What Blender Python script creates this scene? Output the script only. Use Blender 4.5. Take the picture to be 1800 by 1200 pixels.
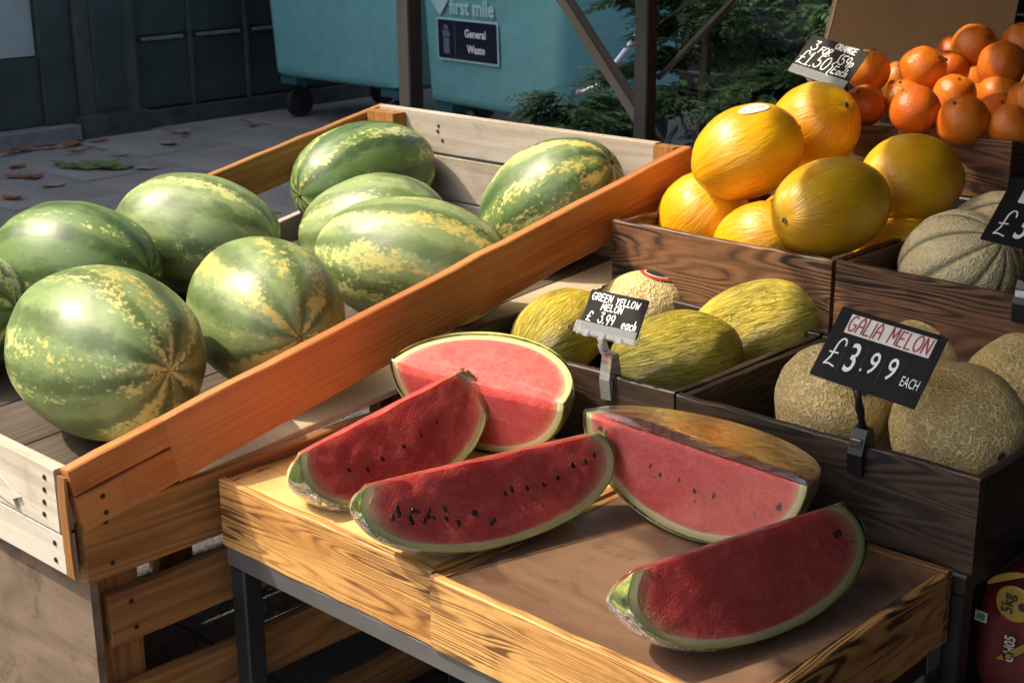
import bpy, bmesh, math, random
from mathutils import Vector, Matrix, Quaternion, noise as mnoise
from math import sin, cos, pi, radians, sqrt, atan2, exp

for o in list(bpy.data.objects):
    bpy.data.objects.remove(o)
SC = bpy.context.scene
COL = SC.collection

# ------------------------------------------------------------------ camera
cd = bpy.data.cameras.new('camera'); cam = bpy.data.objects.new('camera', cd); COL.objects.link(cam)
cd.sensor_width = 36.0; cd.lens = 52.0; cd.clip_start = 0.05; cd.clip_end = 600
cR = Vector((0.72443, 0.68929, -0.00916)); cU = Vector((-0.19900, 0.22184, 0.95456)); cF = Vector((-0.66000, 0.68969, -0.29787))
cam.matrix_world = Matrix(((cR.x, cU.x, -cF.x, 0), (cR.y, cU.y, -cF.y, 0), (cR.z, cU.z, -cF.z, 1.47), (0, 0, 0, 1)))
cd.dof.use_dof = True; cd.dof.focus_distance = 2.12; cd.dof.aperture_fstop = 15.0
SC.camera = cam

# ------------------------------------------------------------------ sky, sun, exposure
SUN_EL = radians(50.0)
SUN_H = Vector((-0.78, -0.62, 0)).normalized()
SUN = Vector((SUN_H.x * cos(SUN_EL), SUN_H.y * cos(SUN_EL), sin(SUN_EL)))
W = bpy.data.worlds.new('World'); SC.world = W; W.use_nodes = True
wn = W.node_tree.nodes; wl = W.node_tree.links
sky = wn.new('ShaderNodeTexSky'); sky.sky_type = 'NISHITA'; sky.sun_disc = False
sky.sun_elevation = SUN_EL; sky.sun_rotation = atan2(SUN_H.x, SUN_H.y)
sky.air_density = 1.0; sky.dust_density = 6.0; sky.ozone_density = 0.4
wl.new(sky.outputs[0], wn['Background'].inputs[0]); wn['Background'].inputs[1].default_value = 0.15
sl = bpy.data.lights.new('sun', 'SUN'); sl.energy = 2.05; sl.angle = radians(0.6); sl.color = (1.0, 0.89, 0.69)
so = bpy.data.objects.new('sun', sl); COL.objects.link(so)
so.rotation_euler = (-SUN).to_track_quat('-Z', 'Y').to_euler(); so.location = SUN * 20
SC.view_settings.view_transform = 'Standard'; SC.view_settings.look = 'None'
SC.view_settings.exposure = 1.4; SC.view_settings.gamma = 1.0; SC.view_settings.use_curve_mapping = False

# ------------------------------------------------------------------ helpers: nodes
class NT:
    def __init__(s, name):
        s.m = bpy.data.materials.new(name); s.m.use_nodes = True
        s.t = s.m.node_tree; s.b = s.t.nodes['Principled BSDF']; s.out = s.t.nodes['Material Output']
    def n(s, typ, attrs=None, **inp):
        nd = s.t.nodes.new('ShaderNode' + typ)
        for k, v in (attrs or {}).items(): setattr(nd, k, v)
        for k, v in inp.items(): s.set(nd, k, v)
        return nd
    def set(s, nd, k, v):
        key = int(k[1:]) if (k[0] == 'i' and k[1:].isdigit()) else k.replace('_', ' ')
        sk = nd.inputs[key]
        if isinstance(v, bpy.types.NodeSocket): s.t.links.new(v, sk)
        elif isinstance(v, bpy.types.Node): s.t.links.new(v.outputs[0], sk)
        else:
            if hasattr(sk.default_value, '__len__') and len(sk.default_value) == 4 and len(v) == 3: v = (*v, 1)
            sk.default_value = v
    def math(s, op, a, b=0.5, c=0.5, clamp=False):
        return s.n('Math', {'operation': op, 'use_clamp': clamp}, i0=a, i1=b, i2=c).outputs[0]
    def vec(s, op, a, b=(1, 1, 1)):
        return s.n('VectorMath', {'operation': op}, i0=a, i1=b).outputs[0]
    def obj(s): return s.n('TexCoord').outputs['Object']
    def rnd(s): return s.n('ObjectInfo').outputs['Random']
    def noise(s, v, scale, detail=3, rough=.55, w=None, dist=0):
        at = {'noise_dimensions': '4D'} if w is not None else {}
        nd = s.n('TexNoise', at, Vector=v, Scale=scale, Detail=detail, Roughness=rough, Distortion=dist)
        if w is not None: s.set(nd, 'W', w)
        return nd.outputs[0]
    def mix(s, f, a, b, blend='MIX'):
        nd = s.n('Mix', {'data_type': 'RGBA', 'blend_type': blend})
        s.set(nd, 'i0', f); s.set(nd, 'i6', a); s.set(nd, 'i7', b)
        return nd.outputs[2]
    def ramp(s, f, stops, interp='LINEAR'):
        nd = s.n('ValToRGB'); cr = nd.color_ramp; cr.interpolation = interp
        while len(cr.elements) < len(stops): cr.elements.new(0.5)
        for e, (p, c) in zip(cr.elements, stops):
            e.position = p; e.color = (*c, 1) if len(c) == 3 else c
        s.set(nd, 'i0', f); return nd.outputs[0]
    def sstep(s, x, a, b):
        return s.n('MapRange', {'interpolation_type': 'SMOOTHSTEP', 'clamp': True}, i0=x, i1=a, i2=b, i3=0.0, i4=1.0).outputs[0]
    def bump(s, h, strength=.3, dist=.01, normal=None):
        nd = s.n('Bump', None, Strength=strength, Distance=dist, Height=h)
        if normal is not None: s.set(nd, 'Normal', normal)
        return nd.outputs[0]
    def done(s, **inp):
        for k, v in inp.items(): s.set(s.b, k, v)
        return s.m

def m_plain(name, col, rough=.5, metal=0.0, var=.15, scale=30, bump=.1, spec=.5):
    t = NT(name); p = t.obj()
    n1 = t.noise(p, scale, 5, .6); n2 = t.noise(p, scale * .13, 3)
    f = t.math('ADD', t.math('MULTIPLY', n1, .6), t.math('MULTIPLY', n2, .4))
    dk = tuple(c * (1 - var * 1.6) for c in col); lt = tuple(min(1, c * (1 + var)) for c in col)
    c = t.ramp(f, [(.3, dk), (.7, lt)])
    r = t.n('MapRange', None, i0=n2, i1=.3, i2=.7, i3=max(.02, rough - .1), i4=min(1, rough + .1)).outputs[0]
    return t.done(Base_Color=c, Roughness=r, Metallic=metal, Specular_IOR_Level=spec, Normal=t.bump(n1, bump, .003))

def m_wood(name, light, mid, dark, rings=26, across=9.0, along=1.1, ring_amt=.6, char=0.0, charcol=(.012, .010, .009),
           patch=.5, rough=.65, bump=.35, sharp=1.0, grey=None, soft=.5, cluster=0.0, scratch=0.0, stain=0.0):
    """grain runs along the plank's local X"""
    t = NT(name); r = t.rnd(); off = t.n('CombineXYZ', None, X=t.math('MULTIPLY', r, 13.7), Y=t.math('MULTIPLY', r, 5.1), Z=t.math('MULTIPLY', r, 29.3)).outputs[0]
    p0 = t.vec('ADD', t.obj(), off)
    ps = t.vec('MULTIPLY', p0, (along, across, across))
    n = t.noise(ps, 1.0, 1.2, .35)
    ph = t.math('MULTIPLY', n, rings * 6.283)
    wv = t.math('SINE', ph)
    ring = t.math('POWER', t.math('MULTIPLY_ADD', wv, .5, .5), sharp)
    fib = t.noise(t.vec('MULTIPLY', p0, (9, 260, 260)), 1.0, 3, .6)
    fib2 = t.noise(t.vec('MULTIPLY', p0, (3, 60, 60)), 1.0, 3, .6)
    blot = t.noise(t.vec('MULTIPLY', p0, (2.2, 9, 9)), 1.0, 4, .55)
    base = t.mix(t.sstep(blot, .5 - patch * .35, .5 + patch * .35), light, mid)
    rr = t.math('MULTIPLY', ring, t.math('MULTIPLY_ADD', t.sstep(fib2, .3, .7), soft, 1 - soft))
    if cluster:
        cl = t.sstep(t.noise(t.vec('MULTIPLY', p0, (7, 20, 20)), 1.0, 3, .55, dist=.4), .34, .62)
        rr = t.math('MULTIPLY', rr, t.math('MULTIPLY_ADD', cl, cluster, 1 - cluster))
    c = t.mix(t.math('MULTIPLY', rr, ring_amt, clamp=True), base, dark)
    c = t.mix(t.math('MULTIPLY', t.sstep(fib, .45, .75), .28), c, dark)
    if char > 0:
        cm = t.noise(t.vec('MULTIPLY', p0, (5, 11, 11)), 1.0, 4, .6, dist=.6)
        cm = t.math('ADD', cm, t.math('MULTIPLY', ring, .22))
        c = t.mix(t.math('MULTIPLY', t.sstep(cm, .72 - char * .3, .86 - char * .28), .93), c, charcol)
    if grey:
        gm = t.noise(t.vec('MULTIPLY', p0, (1.5, 6, 6)), 1.3, 4)
        c = t.mix(t.math('MULTIPLY', t.sstep(gm, .35, .62), .6), c, grey)
    if scratch:
        sn = t.noise(t.vec('MULTIPLY', p0, (9, 2.5, 2.5)), 1.0, 1, .5)
        c = t.mix(t.math('MULTIPLY', t.math('SUBTRACT', 1.0, t.sstep(t.math('ABSOLUTE', t.math('SUBTRACT', sn, .47)), .0, .0035)), scratch), c, tuple(min(1, q * 1.7) for q in light))
    if stain:
        sm_ = t.noise(t.vec('ADD', p0, (3, 7, 1)), 11, 5, .65, dist=.5)
        c = t.mix(t.math('MULTIPLY', t.sstep(sm_, .52, .66), stain), c, tuple(q * .6 for q in dark))
        c = t.mix(t.math('MULTIPLY', t.math('SUBTRACT', 1.0, t.sstep(t.math('ABSOLUTE', t.math('SUBTRACT', t.noise(p0, 24, 4, .6, dist=.4), .56)), .0, .012)), stain * .7), c, dark)
    h = t.math('ADD', t.math('MULTIPLY', rr, -.5), t.math('MULTIPLY', fib, .55))
    ro = t.math('MULTIPLY_ADD', blot, .25, rough - .12)
    return t.done(Base_Color=c, Roughness=ro, Specular_IOR_Level=.35, Normal=t.bump(h, bump, .002))

def m_watermelon():
    t = NT('watermelon_skin'); p = t.obj()
    oi = t.n('ObjectInfo'); w = t.math('MULTIPLY', oi.outputs['Random'], 60)
    oc = t.n('SeparateColor', None, i0=oi.outputs['Color'])
    pn = t.vec('MULTIPLY', p, (8.2, 8.2, 4.0))
    x = t.n('SeparateXYZ', None, i0=p)
    phi = t.math('ARCTAN2', x.outputs[1], x.outputs[0])
    warp = t.math('SUBTRACT', t.noise(pn, 1.1, 2, .5, w), .5)
    fine = t.noise(pn, 7.0, 6, .68, w, dist=.3)
    lace = t.noise(t.vec('MULTIPLY', p, (135, 135, 80)), 1.0, 4, .7, w)
    big = t.noise(pn, 1.6, 3, .55, t.math('ADD', w, 9.0))
    s1 = t.math('SINE', t.math('ADD', t.math('MULTIPLY', phi, 9.0), t.math('MULTIPLY', warp, 5.5)))
    s1 = t.math('ADD', t.math('MULTIPLY', s1, .6), t.math('MULTIPLY', t.math('SINE', t.math('ADD', t.math('MULTIPLY', phi, 5.0), t.math('MULTIPLY_ADD', warp, 7.0, w))), .6))
    # broken, lacy pale bands along the meridians
    band = t.math('ADD', t.math('MULTIPLY', s1, .40), t.math('MULTIPLY', t.math('SUBTRACT', big, .5), 1.2))
    band = t.math('ADD', band, t.math('MULTIPLY', t.math('SUBTRACT', fine, .5), 1.5))
    band = t.math('ADD', band, t.math('MULTIPLY', t.math('SUBTRACT', lace, .5), 2.0))
    amt = oc.outputs[1]
    thr = t.math('MULTIPLY_ADD', amt, -.32, .47)
    pale = t.sstep(t.math('SUBTRACT', band, thr), -.08, .24)
    s2 = t.math('SINE', t.math('ADD', t.math('MULTIPLY', phi, 9.0), t.math('MULTIPLY_ADD', warp, 3.2, 2.3)))
    dk = t.sstep(t.math('ADD', s2, t.math('MULTIPLY', t.math('SUBTRACT', fine, .5), 3.5)), -.3, 1.0)
    g_mid = t.mix(oc.outputs[0], (.085, .175, .036), (.29, .36, .15))
    g_dk = t.mix(oc.outputs[0], (.020, .058, .015), (.135, .19, .060))
    c = t.mix(dk, g_mid, g_dk)
    mott = t.noise(pn, 4.0, 4, .6, w)
    c = t.mix(t.math('MULTIPLY', t.sstep(mott, .4, .7), .45), c, (.14, .21, .07))
    c = t.mix(t.math('MULTIPLY', t.sstep(t.noise(pn, 3.1, 6, .66, t.math('ADD', w, 5.0)), .50, .68), .55), c, (.035, .075, .020))
    palec = t.mix(t.noise(pn, 6.0, 2, .5, w), (.46, .50, .14), (.68, .66, .28))
    # yellow-brown ground spot
    gs = t.sstep(t.math('ADD', t.noise(pn, .55, 1, .5, t.math('ADD', w, 31.0)), t.math('MULTIPLY', oc.outputs[2], .22)), .62, .74)
    palec = t.mix(t.math('MULTIPLY', gs, .6), palec, (.55, .36, .055))
    c = t.mix(t.math('MULTIPLY', pale, .92), c, palec)
    # dusty bloom and scuffs
    sc = t.sstep(t.noise(t.vec('MULTIPLY', p, (30, 30, 9)), 1.0, 5, .7, w), .56, .8)
    c = t.mix(t.math('MULTIPLY', sc, .34), c, (.55, .56, .40))
    ro = t.math('MULTIPLY_ADD', mott, .30, .30)
    bh = t.math('ADD', t.math('MULTIPLY', lace, .25), t.math('MULTIPLY', t.noise(pn, 2.2, 2, .5, w), 1.0))
    return t.done(Base_Color=c, Roughness=ro, Coat_Weight=.12, Coat_Roughness=.3, Specular_IOR_Level=.5, Normal=t.bump(bh, .28, .006))

def m_honeydew():
    t = NT('honeydew_skin'); p = t.obj(); oi = t.n('ObjectInfo'); w = t.math('MULTIPLY', oi.outputs['Random'], 40)
    oc = t.n('SeparateColor', None, i0=oi.outputs['Color'])
    x = t.n('SeparateXYZ', None, i0=p); phi = t.math('ARCTAN2', x.outputs[1], x.outputs[0])
    cph = t.n('CombineXYZ', None, X=t.math('MULTIPLY', t.math('COSINE', phi), 3.6), Y=t.math('MULTIPLY', t.math('SINE', phi), 3.6), Z=t.math('MULTIPLY', x.outputs[2], 9)).outputs[0]
    wr = t.noise(cph, 2.6, 5, .6, w, dist=.5); lo = t.noise(p, 11, 3, .5, w)
    a = t.mix(oc.outputs[0], (.88, .46, .006), (.56, .38, .014)); b = t.mix(oc.outputs[0], (.82, .33, .004), (.48, .27, .009))
    c = t.mix(t.sstep(lo, .35, .7), a, b)
    c = t.mix(t.math('MULTIPLY', t.sstep(wr, .5, .75), .22), c, (.90, .62, .05))
    c = t.mix(t.math('MULTIPLY', t.sstep(t.noise(p, 320, 2, .5), .62, .75), .25), c, (.35, .2, .02))
    return t.done(Base_Color=c, Roughness=t.math('MULTIPLY_ADD', wr, .3, .20), Coat_Weight=.15, Coat_Roughness=.25,
                  Subsurface_Weight=.12, Subsurface_Radius=(.02, .012, .002), Subsurface_Scale=.5, Normal=t.bump(wr, .55, .006))

def m_greenmelon():
    t = NT('green_melon_skin'); p = t.obj(); oi = t.n('ObjectInfo'); w = t.math('MULTIPLY', oi.outputs['Random'], 40)
    oc = t.n('SeparateColor', None, i0=oi.outputs['Color'])
    x = t.n('SeparateXYZ', None, i0=p); phi = t.math('ARCTAN2', x.outputs[1], x.outputs[0])
    cph = t.n('CombineXYZ', None, X=t.math('MULTIPLY', t.math('COSINE', phi), 4.6), Y=t.math('MULTIPLY', t.math('SINE', phi), 4.6), Z=t.math('MULTIPLY', x.outputs[2], 13)).outputs[0]
    wr = t.noise(cph, 2.8, 6, .62, w, dist=.7); lo = t.noise(p, 9, 3, .5, w)
    a = t.mix(oc.outputs[0], (.82, .58, .040), (.46, .36, .026)); b = t.mix(oc.outputs[0], (.40, .34, .024), (.15, .16, .016))
    c = t.mix(t.sstep(lo, .3, .7), a, b)
    cr = t.n('TexVoronoi', {'feature': 'DISTANCE_TO_EDGE'}, Vector=t.vec('ADD', t.vec('MULTIPLY', cph, (1, 1, .75)), t.n('CombineXYZ', None, X=w)), Scale=2.3).outputs[0]
    net = t.math('SUBTRACT', 1.0, t.sstep(cr, .0, .07))
    net = t.math('MULTIPLY', net, t.sstep(lo, .38, .6))
    c = t.mix(t.math('MULTIPLY', t.sstep(wr, .50, .64), .55), c, (.80, .68, .20))
    c = t.mix(t.math('MULTIPLY', net, .55), c, (.60, .46, .18))
    c = t.mix(t.math('MULTIPLY', t.math('SUBTRACT', 1.0, t.sstep(wr, .36, .48)), .6), c, (.10, .11, .012))
    return t.done(Base_Color=c, Roughness=t.math('MULTIPLY_ADD', wr, .3, .24), Normal=t.bump(t.math('ADD', wr, t.math('MULTIPLY', net, .25)), .95, .012))

def m_net(name, base, base2, net, scale=60, width=.11, amt=.9, bump=.9, stretch=(1, 1, 1), sut=None):
    t = NT(name); p = t.obj(); w = t.math('MULTIPLY', t.rnd(), 40)
    off = t.n('CombineXYZ', None, X=w, Y=w).outputs[0]
    wv = t.n('TexNoise', None, Vector=p, Scale=scale * .8, Detail=2).outputs['Color']
    q = t.vec('ADD', t.vec('ADD', t.vec('MULTIPLY', p, stretch), off), t.vec('MULTIPLY', wv, (.012, .012, .012)))
    d = t.n('TexVoronoi', {'feature': 'DISTANCE_TO_EDGE'}, Vector=q, Scale=scale).outputs[0]
    d2 = t.n('TexVoronoi', {'feature': 'DISTANCE_TO_EDGE'}, Vector=q, Scale=scale * 2.1).outputs[0]
    net1 = t.math('SUBTRACT', 1.0, t.sstep(d, .01, width)); net2 = t.math('SUBTRACT', 1.0, t.sstep(d2, .0, width * .8))
    lo = t.noise(p, 12, 4, .6, w)
    nn = t.math('MAXIMUM', net1, t.math('MULTIPLY', net2, t.sstep(lo, .42, .58)))
    c = t.mix(t.sstep(lo, .3, .7), base, base2)
    c = t.mix(t.math('MULTIPLY', nn, amt), c, net)
    if sut:
        x = t.n('SeparateXYZ', None, i0=p); phi = t.math('ARCTAN2', x.outputs[1], x.outputs[0])
        su = t.math('POWER', t.math('MULTIPLY_ADD', t.math('COSINE', t.math('MULTIPLY', phi, 10.0)), -.5, .5), 14.0)
        c = t.mix(t.math('MULTIPLY', su, .8), c, sut)
    return t.done(Base_Color=c, Roughness=.62, Normal=t.bump(nn, bump, .0022))

def m_orange():
    t = NT('orange_peel'); p = t.obj(); w = t.math('MULTIPLY', t.rnd(), 40)
    lo = t.noise(p, 16, 3, .5, w); pit = t.n('TexVoronoi', None, Vector=p, Scale=330).outputs[0]
    c = t.mix(t.rnd(), t.mix(t.sstep(lo, .3, .7), (.72, .23, .012), (.64, .16, .008)), t.mix(t.sstep(lo, .3, .7), (.66, .14, .010), (.54, .095, .008)))
    c = t.mix(t.math('MULTIPLY', t.sstep(t.noise(p, 45, 4, .6, w), .6, .75), .3), c, (.72, .33, .05))
    return t.done(Base_Color=c, Roughness=.36, Subsurface_Weight=.1, Subsurface_Radius=(.01, .004, .001), Subsurface_Scale=.5,
                  Normal=t.bump(t.math('ADD', pit, t.math('MULTIPLY', lo, 1.5)), .35, .0016))

def m_flesh():
    t = NT('watermelon_flesh'); p = t.obj(); w = t.math('MULTIPLY', t.rnd(), 30)
    d = t.n('Attribute', {'attribute_name': 'rind_distance'}).outputs['Fac']
    n1 = t.noise(p, 42, 5, .62, w); n2 = t.noise(p, 14, 3, .5, w); cell = t.n('TexVoronoi', None, Vector=p, Scale=420).outputs[0]
    dd = t.math('ADD', d, t.math('MULTIPLY', t.math('SUBTRACT', n1, .5), .007))
    red = t.mix(t.sstep(n2, .3, .7), (.74, .105, .095), (.66, .070, .070))
    red = t.mix(t.math('MULTIPLY', t.sstep(n1, .46, .74), .52), red, (.86, .24, .21))
    vein = t.noise(t.vec('MULTIPLY', p, (1, 1, 1)), 26, 6, .68, w, dist=1.2)
    red = t.mix(t.math('MULTIPLY', t.math('SUBTRACT', 1.0, t.sstep(t.math('ABSOLUTE', t.math('SUBTRACT', vein, .5)), .0, .03)), .18), red, (.90, .42, .36))
    red = t.mix(t.math('MULTIPLY', t.sstep(t.noise(p, 240, 3, .6, w), .5, .75), .4), red, (.45, .02, .03))
    red = t.mix(t.math('MULTIPLY', t.sstep(cell, .35, .75), .28), red, (.80, .17, .13))
    c = t.mix(t.sstep(dd, -.002, .016), (.80, .68, .40), red)
    h = t.math('ADD', t.math('MULTIPLY', cell, .25), t.math('ADD', t.math('MULTIPLY', n1, 1.4), t.math('MULTIPLY', vein, .8)))
    return t.done(Base_Color=c, Roughness=t.math('MULTIPLY_ADD', n1, .3, .42), Subsurface_Weight=.18, Subsurface_Radius=(.02, .004, .003), Subsurface_Scale=.6,
                  Specular_IOR_Level=.5, Normal=t.bump(h, .6, .003))

def m_rind():
    t = NT('watermelon_rind'); p = t.obj(); w = t.math('MULTIPLY', t.rnd(), 30)
    d = t.n('Attribute', {'attribute_name': 'rind_distance'}).outputs['Fac']
    n = t.noise(p, 30, 4, .6, w); lace = t.noise(p, 90, 4, .7, w)
    skin = t.mix(t.sstep(t.math('ADD', n, t.math('MULTIPLY', lace, .5)), .65, .85), (.045, .10, .022), (.34, .38, .10))
    c = t.mix(t.sstep(d, .0006, .0022), skin, (.50, .55, .20))
    c = t.mix(t.sstep(d, .002, .010), c, (.74, .70, .42))
    return t.done(Base_Color=c, Roughness=.34, Subsurface_Weight=.08, Subsurface_Radius=(.01, .01, .004), Subsurface_Scale=.4, Normal=t.bump(n, .2, .004))

def m_film(name, fac=1.0, haze=.05, bmp=.3, rw=.03):
    t = NT(name); p = t.obj()
    cr = t.noise(t.vec('MULTIPLY', p, (1, 1, 2.2)), 44, 5, .6, dist=1.6)
    rid = t.math('SUBTRACT', 1.0, t.sstep(t.math('ABSOLUTE', t.math('SUBTRACT', cr, .5)), .0, rw))
    nrm = t.bump(t.math('ADD', cr, t.math('MULTIPLY', rid, .3)), bmp, .003)
    gl = t.n('BsdfGlossy', None, Color=(1, 1, 1), Roughness=.09, Normal=nrm)
    tr = t.n('BsdfTransparent', None, Color=(.985, .985, .985))
    df = t.n('BsdfDiffuse', None, Color=(.8, .8, .78))
    fr = t.n('Fresnel', None, IOR=1.45, Normal=nrm).outputs[0]
    m1 = t.n('MixShader', None, i0=t.math('MULTIPLY', fr, fac, clamp=True), i1=tr.outputs[0], i2=gl.outputs[0])
    m2 = t.n('MixShader', None, i0=t.math('MULTIPLY', rid, haze), i1=m1.outputs[0], i2=df.outputs[0])
    t.t.links.new(m2.outputs[0], t.out.inputs[0]); return t.m

def m_clear(name):
    t = NT(name)
    fr = t.n('Fresnel', None, IOR=1.5).outputs[0]
    gl = t.n('BsdfGlossy', None, Color=(1, 1, 1), Roughness=.06); tr = t.n('BsdfTransparent', None, Color=(.93, .95, .95))
    df = t.n('BsdfDiffuse', None, Color=(.85, .88, .88))
    a = t.n('MixShader', None, i0=fr, i1=tr.outputs[0], i2=gl.outputs[0])
    b = t.n('MixShader', None, i0=.20, i1=a.outputs[0], i2=df.outputs[0])
    t.t.links.new(b.outputs[0], t.out.inputs[0]); return t.m

def m_pavement():
    t = NT('pavement_stone'); p = t.obj()
    a = t.noise(p, 1.3, 5, .6); b = t.noise(p, 60, 4, .7); g = t.n('TexVoronoi', None, Vector=p, Scale=140).outputs[0]
    c = t.ramp(a, [(.3, (.14, .132, .115)), (.55, (.22, .205, .18)), (.75, (.31, .285, .245))])
    c = t.mix(t.math('MULTIPLY', t.sstep(b, .45, .7), .5), c, (.36, .34, .31))
    st = t.sstep(t.noise(p, 3.1, 6, .7), .58, .72)
    c = t.mix(t.math('MULTIPLY', st, .6), c, (.06, .06, .062))
    return t.done(Base_Color=c, Roughness=.8, Normal=t.bump(t.math('ADD', t.math('MULTIPLY', g, .6), b), .9, .010))

def m_leaf(name, a, b, c3, trans=.35, rough=.45):
    t = NT(name); p = t.obj(); r = t.rnd()
    g = t.n('NewGeometry').outputs['Random Per Island']
    c = t.ramp(g, [(0, a), (.55, b), (1, c3)])
    c = t.mix(t.math('MULTIPLY', t.noise(p, 7, 3), .5), c, tuple(x * .45 for x in a))
    t.done(Base_Color=c, Roughness=rough)
    tl = t.n('BsdfTranslucent', None, Color=c)
    mx = t.n('MixShader', None, i0=trans, i1=t.b.outputs[0], i2=tl.outputs[0])
    t.t.links.new(mx.outputs[0], t.out.inputs[0]); return t.m

MAT = {}
MAT['rail'] = m_wood('orange_crate_wood', (.56, .20, .050), (.42, .115, .024), (.15, .036, .010), rings=9, across=26, along=.8, ring_amt=.5, patch=.9, rough=.55, bump=.35, soft=.6, grey=(.52, .24, .085), stain=.16)
MAT['rail_in'] = m_wood('brown_crate_wood', (.40, .19, .055), (.30, .13, .035), (.10, .04, .012), rings=7, across=22, along=1.0, ring_amt=.6, rough=.65, bump=.3)
MAT['slat'] = m_wood('aged_slat_wood', (.36, .17, .055), (.27, .12, .035), (.09, .036, .012), rings=7, across=24, along=1.2, ring_amt=.7, rough=.75, bump=.5)
MAT['greywood'] = m_wood('weathered_grey_wood', (.46, .40, .32), (.38, .31, .24), (.20, .155, .11), stain=.25, rings=6, across=20, along=1.2, ring_amt=.6, rough=.8, bump=.4, grey=(.43, .40, .36))
MAT['whitewood'] = m_wood('bleached_wood', (.58, .52, .42), (.48, .42, .33), (.30, .25, .19), stain=.25, rings=6, across=20, along=1.2, ring_amt=.6, rough=.8, bump=.45, grey=(.54, .50, .43))
MAT['ply'] = m_wood('old_plywood', (.215, .155, .108), (.150, .105, .072), (.075, .050, .034), stain=.5, rings=5, across=7, along=3.5, ring_amt=.55, rough=.8, bump=.3, patch=.9)
MAT['darkfloor'] = m_wood('shade_dark_floor_wood', (.10, .075, .055), (.07, .052, .038), (.03, .022, .016), rings=7, across=20, along=1.2, rough=.8)  # dark boards; the crate corner's shadow is put into this colour too
MAT['deck'] = m_wood('cream_plywood', (.50, .43, .30), (.44, .36, .24), (.30, .22, .13), rings=5, across=9, along=1.0, ring_amt=.35, rough=.65, bump=.15)
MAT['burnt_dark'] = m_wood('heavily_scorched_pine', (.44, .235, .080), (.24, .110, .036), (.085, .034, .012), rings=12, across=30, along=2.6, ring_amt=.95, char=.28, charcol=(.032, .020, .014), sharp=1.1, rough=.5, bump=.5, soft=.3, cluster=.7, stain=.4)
MAT['burnt'] = m_wood('scorched_pine', (.64, .36, .115), (.44, .20, .055), (.16, .062, .019), rings=13, across=34, along=2.2, ring_amt=.92, char=.17, charcol=(.10, .046, .020), sharp=1.15, rough=.5, bump=.5, soft=.3, cluster=.75, stain=.22)
MAT['paletop'] = m_wood('pale_board', (.72, .50, .20), (.66, .43, .15), (.40, .22, .06), stain=.2, rings=6, across=13, along=1.8, ring_amt=.45, rough=.5, bump=.15)
MAT['browntop'] = m_wood('brown_board', (.19, .098, .054), (.120, .058, .030), (.055, .025, .013), rings=6, across=12, along=3.0, ring_amt=.55, rough=.5, bump=.3, patch=.9, stain=.45, grey=(.22, .135, .085))
MAT['darkwood'] = m_wood('charred_box_wood', (.24, .115, .055), (.13, .062, .031), (.020, .012, .009), rings=16, across=20, along=2.6, ring_amt=.85, cluster=.45, char=.24, stain=.25, charcol=(.016, .014, .014), sharp=1.1, rough=.48, bump=.6, soft=.3)
MAT['blackwood'] = m_wood('black_stained_wood', (.066, .042, .028), (.040, .027, .019), (.010, .009, .008), rings=12, across=24, along=2.2, ring_amt=.9, cluster=.4, char=.36, charcol=(.013, .013, .014), rough=.45, bump=.5)
MAT['water'] = m_watermelon(); MAT['honey'] = m_honeydew(); MAT['green'] = m_greenmelon(); MAT['orange'] = m_orange()
MAT['galia'] = m_net('galia_skin', (.80, .53, .15), (.66, .44, .11), (.93, .76, .42), 118, .20, .85, 1.0)
MAT['netted'] = m_net('netted_skin', (.66, .50, .20), (.58, .42, .13), (.80, .66, .36), 95, .16, .85, 1.0, (1, 1, .6))
MAT['canta'] = m_net('cantaloupe_skin', (.80, .63, .30), (.86, .68, .34), (.95, .82, .50), 110, .22, .9, .8, (1, 1, .8), sut=(.10, .13, .06))
MAT['flesh'] = m_flesh(); MAT['rind'] = m_rind()
MAT['film'] = m_film('cling_film', 1.5, .08, .12, .012); MAT['film_crumple'] = m_film('crumpled_cling_film', 2.6, .45, .8, .05)
MAT['film_bright'] = m_film('doubled_cling_film', 3.0, .10, .22, .012)
MAT['film_fold'] = m_film('folded_cling_film', 3.2, .25, .5, .05)
MAT['clear'] = m_clear('clear_plastic')
MAT['seed'] = m_plain('melon_seed', (.020, .013, .010), .3, var=.3)
MAT['paleseed'] = m_plain('pale_melon_seed', (.22, .10, .05), .4, var=.3)
MAT['stem'] = m_plain('stem_scar', (.13, .085, .035), .8, var=.4, scale=200)
MAT['steel'] = m_plain('dark_steel', (.022, .023, .026), .45, .3, .25, 25)
MAT['greysteel'] = m_plain('grey_painted_steel', (.105, .105, .105), .42, .2, .15, 20)
MAT['chrome'] = m_plain('galvanised_tube', (.62, .64, .66), .25, 1.0, .1, 20)
MAT['post'] = m_wood('weathered_post', (.050, .045, .040), (.036, .032, .029), (.016, .014, .013), rings=8, across=12, along=.6, rough=.75)
MAT['blackplastic'] = m_plain('black_plastic', (.010, .0105, .012), .32, 0, .2, 40)
MAT['board'] = m_plain('black_card', (.007, .008, .009), .6, 0, .3, 60, spec=.2)
MAT['chalk'] = m_plain('white_chalk_ink', (.78, .78, .76), .7, 0, .12, 300)
MAT['printed'] = m_plain('white_print', (.82, .82, .80), .5, 0, .06, 100)
MAT['redink'] = m_plain('red_marker', (.33, .055, .050), .6, 0, .3, 200)
MAT['greyink'] = m_plain('pale_grey_marker', (.42, .45, .42), .6, 0, .2, 200)
MAT['strip'] = m_plain('white_paper_strip', (.72, .69, .66), .4, 0, .12, 50)
MAT['nail'] = m_plain('rusty_nail', (.030, .022, .018), .6, .4, .4, 300)
MAT['bin'] = m_plain('teal_plastic', (.17, .42, .43), .42, 0, .12, 12, .05)
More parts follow.
